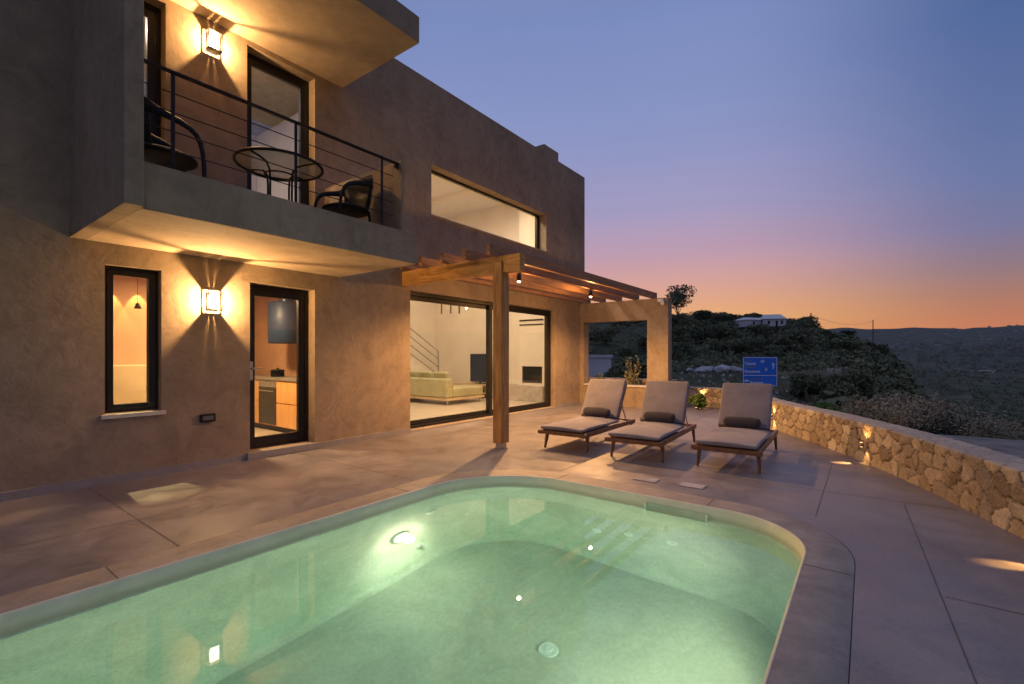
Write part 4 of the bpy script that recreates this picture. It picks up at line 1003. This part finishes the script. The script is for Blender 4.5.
# scrub undergrowth, one uncountable mass over the hill and the valley
sm_ = MB(); SR = random.Random(5)
for k in range(5200):
    if k % 2: px = SR.uniform(840, 1075); dep = math.exp(SR.uniform(math.log(24), math.log(1700)))
    else: px = SR.uniform(540, 925); dep = SR.uniform(62, 165)
    if px < 665 and k % 3: continue
    x, y, z = at(px, dep); s_ = (.45+SR.random()*.8)*(1 if dep < 120 else (dep/120)**.85)
    blobs = [(x+SR.gauss(0, .6)*s_, y+SR.gauss(0, .6)*s_, z+.3*s_+SR.random()*.25*s_, s_*(.6+.4*SR.random()), .7) for _ in range(2)]
    leaves(sm_, blobs, 30, .40*s_, SR)
o = sm_.build('scrub', M['leaf_dark']); tag(o, 'dark low scrub covering the hillside and valley', 'scrub', kind='stuff')

# stones and dry tufts on the building plot between the wall and the hill, uncountable
rb = MB(); RR = random.Random(21)
for k in range(2600):
    px = RR.uniform(560, 905); dep = math.exp(RR.uniform(math.log(13.5), math.log(75)))
    x, y, z = at(px, dep); r_ = (.05+.16*RR.random()**3)*(dep/20)**.7
    q = [Vector((RR.gauss(0, 1), RR.gauss(0, 1), RR.gauss(0, 1))).normalized()*r_ for _ in range(4)]
    q = [(x+r_, y, z-.05), (x-r_*.6, y+r_*.8, z-.05), (x-r_*.6, y-r_*.8, z-.05), (x+RR.gauss(0, .3)*r_, y+RR.gauss(0, .3)*r_, z+r_*(.5+.5*RR.random()))]
    rb.add(q, [(0, 1, 3), (1, 2, 3), (2, 0, 3)])
o = rb.build('rubble', plain('rubble_stone', (.34, .30, .265), .95, 0, .3, .8)); tag(o, 'loose rubble scattered over the plot below the hill', 'rubble', kind='stuff')
tf = MB()
for k in range(1500):
    px = RR.uniform(560, 900); dep = math.exp(RR.uniform(math.log(14), math.log(75)))
    x, y, z = at(px, dep); s_ = .25*(dep/20)**.6*(.5+RR.random())
    for q in range(10):
        a_ = RR.random()*6.28; p_ = Vector((x+RR.gauss(0, .4)*s_, y+RR.gauss(0, .4)*s_, z)); d_ = Vector((math.cos(a_)*.4, math.sin(a_)*.4, 1))*s_*(.6+.6*RR.random()); w_ = Vector((-math.sin(a_), math.cos(a_), 0))*s_*.09
        tf.add([p_-w_, p_+w_, p_+d_], [(0, 1, 2)])
o = tf.build('dry_grass', leaf_mat('dry_grass_blades', (.26, .225, .14), .4)); tag(o, 'dry grass tufts on the slope below the hill', 'grass', kind='stuff')
tree('lone_tree', 'tall airy tree standing against the sunset right of the portal', 'tree', at(678, 112, dz=-.2), 7.6, 11.5, 17, 1500, .42, 77, M['leaf_dark'], .22, .40)
tree('evergreen_bush', 'dense dark tree behind the portal opening', 'tree', at(618, 22), 3.6, 2.5, 9, 3000, .16, 41, M['leaf_dark'], .1, .02)
tree('evergreen_bush', 'wide dark bush beyond the stone wall right of the road sign', 'bush', at(838, 27, dz=-.1), 3.9, 2.3, 10, 3000, .16, 42, M['leaf_dark'], .08, .0)
tree('evergreen_bush', 'smaller dark bush at the left of the wide dark bush', 'bush', at(803, 30, dz=-.1), 3.0, 1.9, 8, 2200, .16, 43, M['leaf_dark'], .08, .0)
tree('evergreen_bush', 'low mid green bush just over the stone wall', 'bush', at(833, 19, dz=0), 2.0, .62, 7, 1500, .09, 44, M['leaf_green'], .03, .0)
tree('evergreen_bush', 'small dark bush at the left foot of the road sign', 'bush', at(738, 30, dz=-.1), 1.6, 1.4, 6, 1400, .12, 45, M['leaf_dark'], .05, .0)
# dry shrubs behind the gravel track
dry0 = None
DR = random.Random(3)
def dry_shrub(label, loc, seed):
    t_ = thing('dry_shrub', label, 'shrub', loc, 0, 'dry shrubs behind the gravel track', local=True)
    rs = random.Random(seed); m = MB(); lf = MB()
    for k in range(46):
        a_ = rs.random()*6.28; r_ = .15+.45*rs.random(); h_ = .35+.4*rs.random()
        p1 = Vector((.1*math.cos(a_), .1*math.sin(a_), 0)); p3 = Vector((r_*math.cos(a_), r_*math.sin(a_), h_)); p2 = (p1+p3)/2+Vector((0, 0, .08))
        m.tube([p1, p2, p3], [.008, .006, .003], 4, caps=False)
        for q in range(24):
            u = .35+.7*rs.random(); c = p1.lerp(p3, u)+Vector((rs.gauss(0, .05), rs.gauss(0, .05), rs.gauss(0, .05)))
            d_ = Vector((rs.gauss(0, 1), rs.gauss(0, 1), rs.gauss(.6, 1))).normalized()*.045; s_ = d_.orthogonal().normalized()*.011
            lf.add([c-d_, c+s_, c+d_, c-s_], [(0, 1, 2, 3)])
    m.build('branch', M['bark'], t_); lf.build('foliage', M['leaf_dry'], t_); return t_
ds_ = [dry_shrub('dry grey brown twiggy shrub in the row behind the gravel track', at(880, 13.5), 60+k) for k in range(3)]
n = 0
for k in range(46):
    px = 862+k*4.3+DR.uniform(-3, 3); dep = 11.2+DR.uniform(-.5, 1.8)+(900-px)*.004
    s_ = DR.uniform(.85, 1.35); p = at(px, dep, dz=-.03)
    if k < 3: o = ds_[k]; o.location = p; o.scale = (s_,)*3; o.rotation_euler = (0, 0, k)
    else: dup(ds_[k % 3], p, DR.uniform(0, 6.28), scale=s_)
# plants by the wall
def leafy_plant(name, label, loc, h_, ns, seed, mat, leaf=.07, spread=.3):
    t_ = thing(name, label, 'plant', loc, 0, None, local=True); rs = random.Random(seed); st_ = MB(); lf = MB()
    for k in range(ns):
        a_ = rs.random()*6.28; tip = Vector((spread*rs.random()*math.cos(a_), spread*rs.random()*math.sin(a_), h_*(.6+.4*rs.random())))
        st_.tube([(0, 0, 0), tip*.5+Vector((0, 0, .05)), tip], [.008, .006, .003], 5, caps=False)
        for q in range(14):
            u = .3+.7*q/13; c = tip*u; b_ = rs.random()*6.28
            d_ = Vector((math.cos(b_), math.sin(b_), .7)).normalized()*leaf; s_ = d_.orthogonal().normalized()*leaf*.22
            lf.add([c, c+d_*.5+s_, c+d_, c+d_*.5-s_], [(0, 1, 2, 3)])
    st_.build('stem', M['bark'], t_); lf.build('foliage', mat, t_); return t_
leafy_plant('olive_sapling', 'pale young olive sapling standing in the portal opening', (12.0, 4.95, -.02), 1.30, 13, 5, M['leaf_olive'], .10, .30)
leafy_plant('potted_shrub', 'small leafy plant at the corner of house and portal', (11.9, 5.95, .1), .75, 9, 6, M['leaf_olive'], .08, .2).name = 'leafy_plant'
tree('round_bush', 'small yellow green bush lit by the uplight in the wall corner', 'bush', (11.75, 3.25, .0), .50, .40, 9, 1500, .035, 46, M['leaf_green'], .015, .0)

# ------------------------------------------------------------------ road sign
su = (760-512)/FPX; D = 25.
sx_, sy_, _ = at(760, D, 0)
rs_ = thing('road_sign', 'blue direction road sign with white border and lettering beyond the stone wall', 'road sign', (sx_, sy_, terr(sx_, sy_)), 0, None, local=True)
zt = 1.3-(357-355.2)/FPX*D-terr(sx_, sy_); zb_ = 1.3-(386-355.2)/FPX*D-terr(sx_, sy_)
W_ = 32/FPX*D; fa = YAW-rad(90)-rad(10)
rs_.rotation_euler = (0, 0, fa+0)
blue = plain('sign_blue', (.02, .20, .85), .35, 0, .06, 2); whitep = plain('sign_white', (.9, .9, .9), .4, 0, .03)
hw = W_/2
pn = MB().box(-hw, -.01, zb_, hw, .02, zt).build('sign_panel', blue, rs_, bev=.004)
bw = .028
frame_mb(-hw+.015, zb_+.015, hw-.015, zt-.015, bw, -.014, -.0105).box(-hw+.05, -.0138, zb_+(zt-zb_)*.355, hw-.05, -.0105, zb_+(zt-zb_)*.375).build('border', whitep, pn)
for x in (-.45, .45): MB().cone((x, .06, -.3), (x, .06, zt-.05), .035, .035, 10).build('post', M['steel'], rs_)
yel = plain('sign_yellow', (.30, .30, .12), .4)
H_ = zt-zb_
def sg(txt, x, fz, size, mat): text_mesh('lettering', txt, size, mat, pn, (x, -.011, zb_+H_*fz), (rad(90), 0, 0))
sg('Χανιά', -hw+.09, .86, .13, yel); sg('Chania', -hw+.09, .73, .20, whitep); sg('47', .02, .80, .21, whitep)
sg('Κίσσαμος', -hw+.09, .62, .13, yel); sg('Kissamos', -hw+.09, .46, .20, whitep); sg('8', .25, .53, .20, whitep)
sg('Καλυβιανή', -hw+.36, .22, .12, yel); sg('Kaliviani', -hw+.36, .08, .19, whitep); sg('1', hw-.24, .14, .18, yel)
ar = MB()
def arrow(cx, cz, dx, dz, l_):
    px_, pz = -dz, dx
    def q(a_, b_): return (cx+dx*a_+px_*b_, -.0135, cz+dz*a_+pz*b_)
    ar.add([q(-l_, -.025), q(.0, -.025), q(.0, .025), q(-l_, .025)], [(0, 1, 2, 3)]); ar.add([q(0, -.085), q(.13, 0), q(0, .085)], [(0, 1, 2)])
arrow(hw-.20, zb_+H_*.72, 0, 1, .20); arrow(-hw+.20, zb_+H_*.18, -1, 0, .12)
ar.build('arrow', whitep, pn)

# ------------------------------------------------------------------ things on the hill and far away
wall_w = plain('whitewash', (.6, .6, .62), .8, 0, .05, .5); tile = plain('roof_tiles', (.34, .30, .29), .8, 0, .1, 1)
def small_house(name, label, px, dep, w_, d_, h_, roof, rz=0., dz=-.3, z=None, mat=None):
    x, y, zz = at(px, dep, z); t_ = thing(name, label, 'house', (x, y, zz+dz), YAW-rad(90)+rz, None, local=True)
    hs = []
    wv = slab_holes(MB(), 'Y', -d_/2, -d_/2+.25, -w_/2, w_/2, 0, h_, [] if name == 'shed' else [(-w_*.3, h_*.3, -w_*.2, h_*.75), (w_*.05, 0, w_*.15, h_*.75), (w_*.28, h_*.3, w_*.38, h_*.75)])
    wv.box(-w_/2, -d_/2+.251, 0, -w_/2+.25, d_/2, h_).box(w_/2-.25, -d_/2+.251, 0, w_/2, d_/2, h_).box(-w_/2+.251, d_/2-.25, 0, w_/2-.251, d_/2, h_)
    wv.build('wall', mat or wall_w, t_)
    for xx in (-.25, .10, .33) if name != 'shed' else (): MB().box(w_*xx-w_*.045, -d_/2+.1, h_*.05, w_*xx+w_*.045, -d_/2+.16, h_*.74).build('window', M['alu'], t_)
    rf = MB()
    if roof: rf.add([(-w_/2-.2, -d_/2-.3, h_), (w_/2+.2, -d_/2-.3, h_), (w_/2+.2, d_/2+.3, h_), (-w_/2-.2, d_/2+.3, h_), (-w_/2+w_*.12, 0, h_+roof), (w_/2-w_*.12, 0, h_+roof)], [(0, 1, 5, 4), (1, 2, 5), (2, 3, 4, 5), (3, 0, 4), (3, 2, 1, 0)])
    else: rf.box(-w_/2-.1, -d_/2-.1, h_+.001, w_/2+.1, d_/2+.1, h_+.2)
    rf.build('roof', wall_w, t_); return t_
small_house('hill_house', 'long low white house on top of the hill', 752, 112, 6.5, 5, 1.6, .7, .25, 0, 7.9)
small_house('hill_house', 'taller white gabled house at the right end of the hilltop house', 772, 110, 4.6, 5, 1.7, 1.2, -.3, 0, 7.9)
small_house('shed', 'plain pale shed seen at the left in the portal opening', 588, 36, 2.6, 2.4, 1.75, 0, .35, 0, -.62)
small_house('far_building', 'long low white building alone in the valley', 985, 900, 44, 12, 6, 0, 0, 0)
# white boulders and tarps on the building plot
def rock_pile(label, px, dep, w_, seed, mat, h_=.9, n=26):
    x, y, z = at(px, dep); t_ = MB(); rs = random.Random(seed)
    for k in range(n):
        c = Vector(((rs.random()-.5)*w_, (rs.random()-.5)*1.6, rs.random()*.35)); r_ = h_*(.18+.36*rs.random())*(1-abs(c.x)/w_)
        bm = bmesh.new(); bmesh.ops.create_icosphere(bm, subdivisions=2, radius=r_)
        for v in bm.verts: v.co = Vector((v.co.x*1.5, v.co.y, v.co.z*.9))*(1+rs.gauss(0, .14)) + c
        t_.add([v.co[:] for v in bm.verts], [[q.index for q in f.verts] for f in bm.faces]); bm.free()
    o = t_.build('rock_pile', mat); o.location = (x, y, z); o.rotation_euler = (0, 0, YAW-rad(90)); return tag(o, label, 'rock pile')
rockw = plain('pale_rock', (.42, .42, .45), .9, 0, .2, 1.5)
rock_pile('long heap of pale boulders on the plot left of the road sign', 717, 60, 6.0, 1, rockw, 1.3)
rock_pile('small heap of pale boulders left of the long heap', 697, 60, 2.2, 2, rockw, .9, 7)
# utility poles and wire
ends = []
for k, (px, dep, yt, yb) in enumerate(((811, 112, 313, 336), (873, 150, 320, 346))):
    x, y, z = at(px, dep, 0); zt_ = 1.3+(355.2-yt)/FPX*dep; zg = terr(x, y)
    u_ = thing('utility_pole', ('taller' if k == 0 else 'farther') + ' wooden utility pole on the ' + ('hill shoulder behind the bushes' if k == 0 else 'slope before the valley'), 'utility pole', (x, y, zg), 0, None, local=True)
    MB().cone((0, 0, -.5), (0, 0, zt_-zg), .16, .12, 8).build('pole', M['bark'], u_)
    MB().box(-.7, -.05, zt_-zg-.5, .7, .05, zt_-zg-.38).build('crossarm', M['bark'], u_); ends.append(Vector((x, y, zt_-.4)))
wr = MB(); a_, b_ = ends
wr.tube([a_.lerp(b_, k/14)-Vector((0, 0, 1.6*4*(k/14)*(1-k/14))) for k in range(15)], .03, 4)
tag(wr.build('overhead_wire', M['black']), 'thin overhead wire sagging between the two utility poles', 'wire')
# far settlement on the ridge
fm = None; FR = random.Random(9)
for k in range(70):
    px = FR.uniform(925, 1030); dep = FR.uniform(1500, 2350)
    if FR.random() < .3: px = FR.uniform(868, 930)
    x, y, z = at(px, dep)
    if fm is None:
        fm = thing('far_house', 'tiny pale house in the scattered village on the far slope', 'house', (x, y, z), 0, 'village houses on the far slope', local=True)
        slab_holes(MB(), 'Y', -4, -3.7, -6, 6, -1, 5, [(-3, 1, -1.5, 3), (2, 1, 3.5, 3)]).box(-6, -3.699, -1, 6, 4, 5).build('wall', plain('far_wall', (.36, .34, .36), .8), fm)
        MB().box(-6.3, -4.3, 5.001, 6.3, 4.3, 5.5).build('roof', tile, fm); o = fm; o.scale = (1, 1, 1)
    else: o = dup(fm, (x, y, z), FR.uniform(-.5, .5), scale=FR.uniform(.5, 1.1))

# evening air over the valley
hzb = MB().box(-4300, -4300, -80, 4300, 4300, 260)
hm = bpy.data.materials.new('evening_haze'); hm.use_nodes = True; ht = hm.node_tree
for n in list(ht.nodes): ht.nodes.remove(n)
ho = ht.nodes.new('ShaderNodeOutputMaterial'); hv = ht.nodes.new('ShaderNodeVolumePrincipled'); hv.inputs['Color'].default_value = (.62, .74, 1, 1); hv.inputs['Density'].default_value = .000055
L(ht, hv.outputs[0], ho.inputs['Volume'])
hb = hzb.build('haze', hm); hb['kind'] = 'stuff'; hb['label'] = 'thin blue evening haze over the valley'; hb['category'] = 'haze'
for o in bpy.data.objects:
    if '_o' in o: del o['_o']
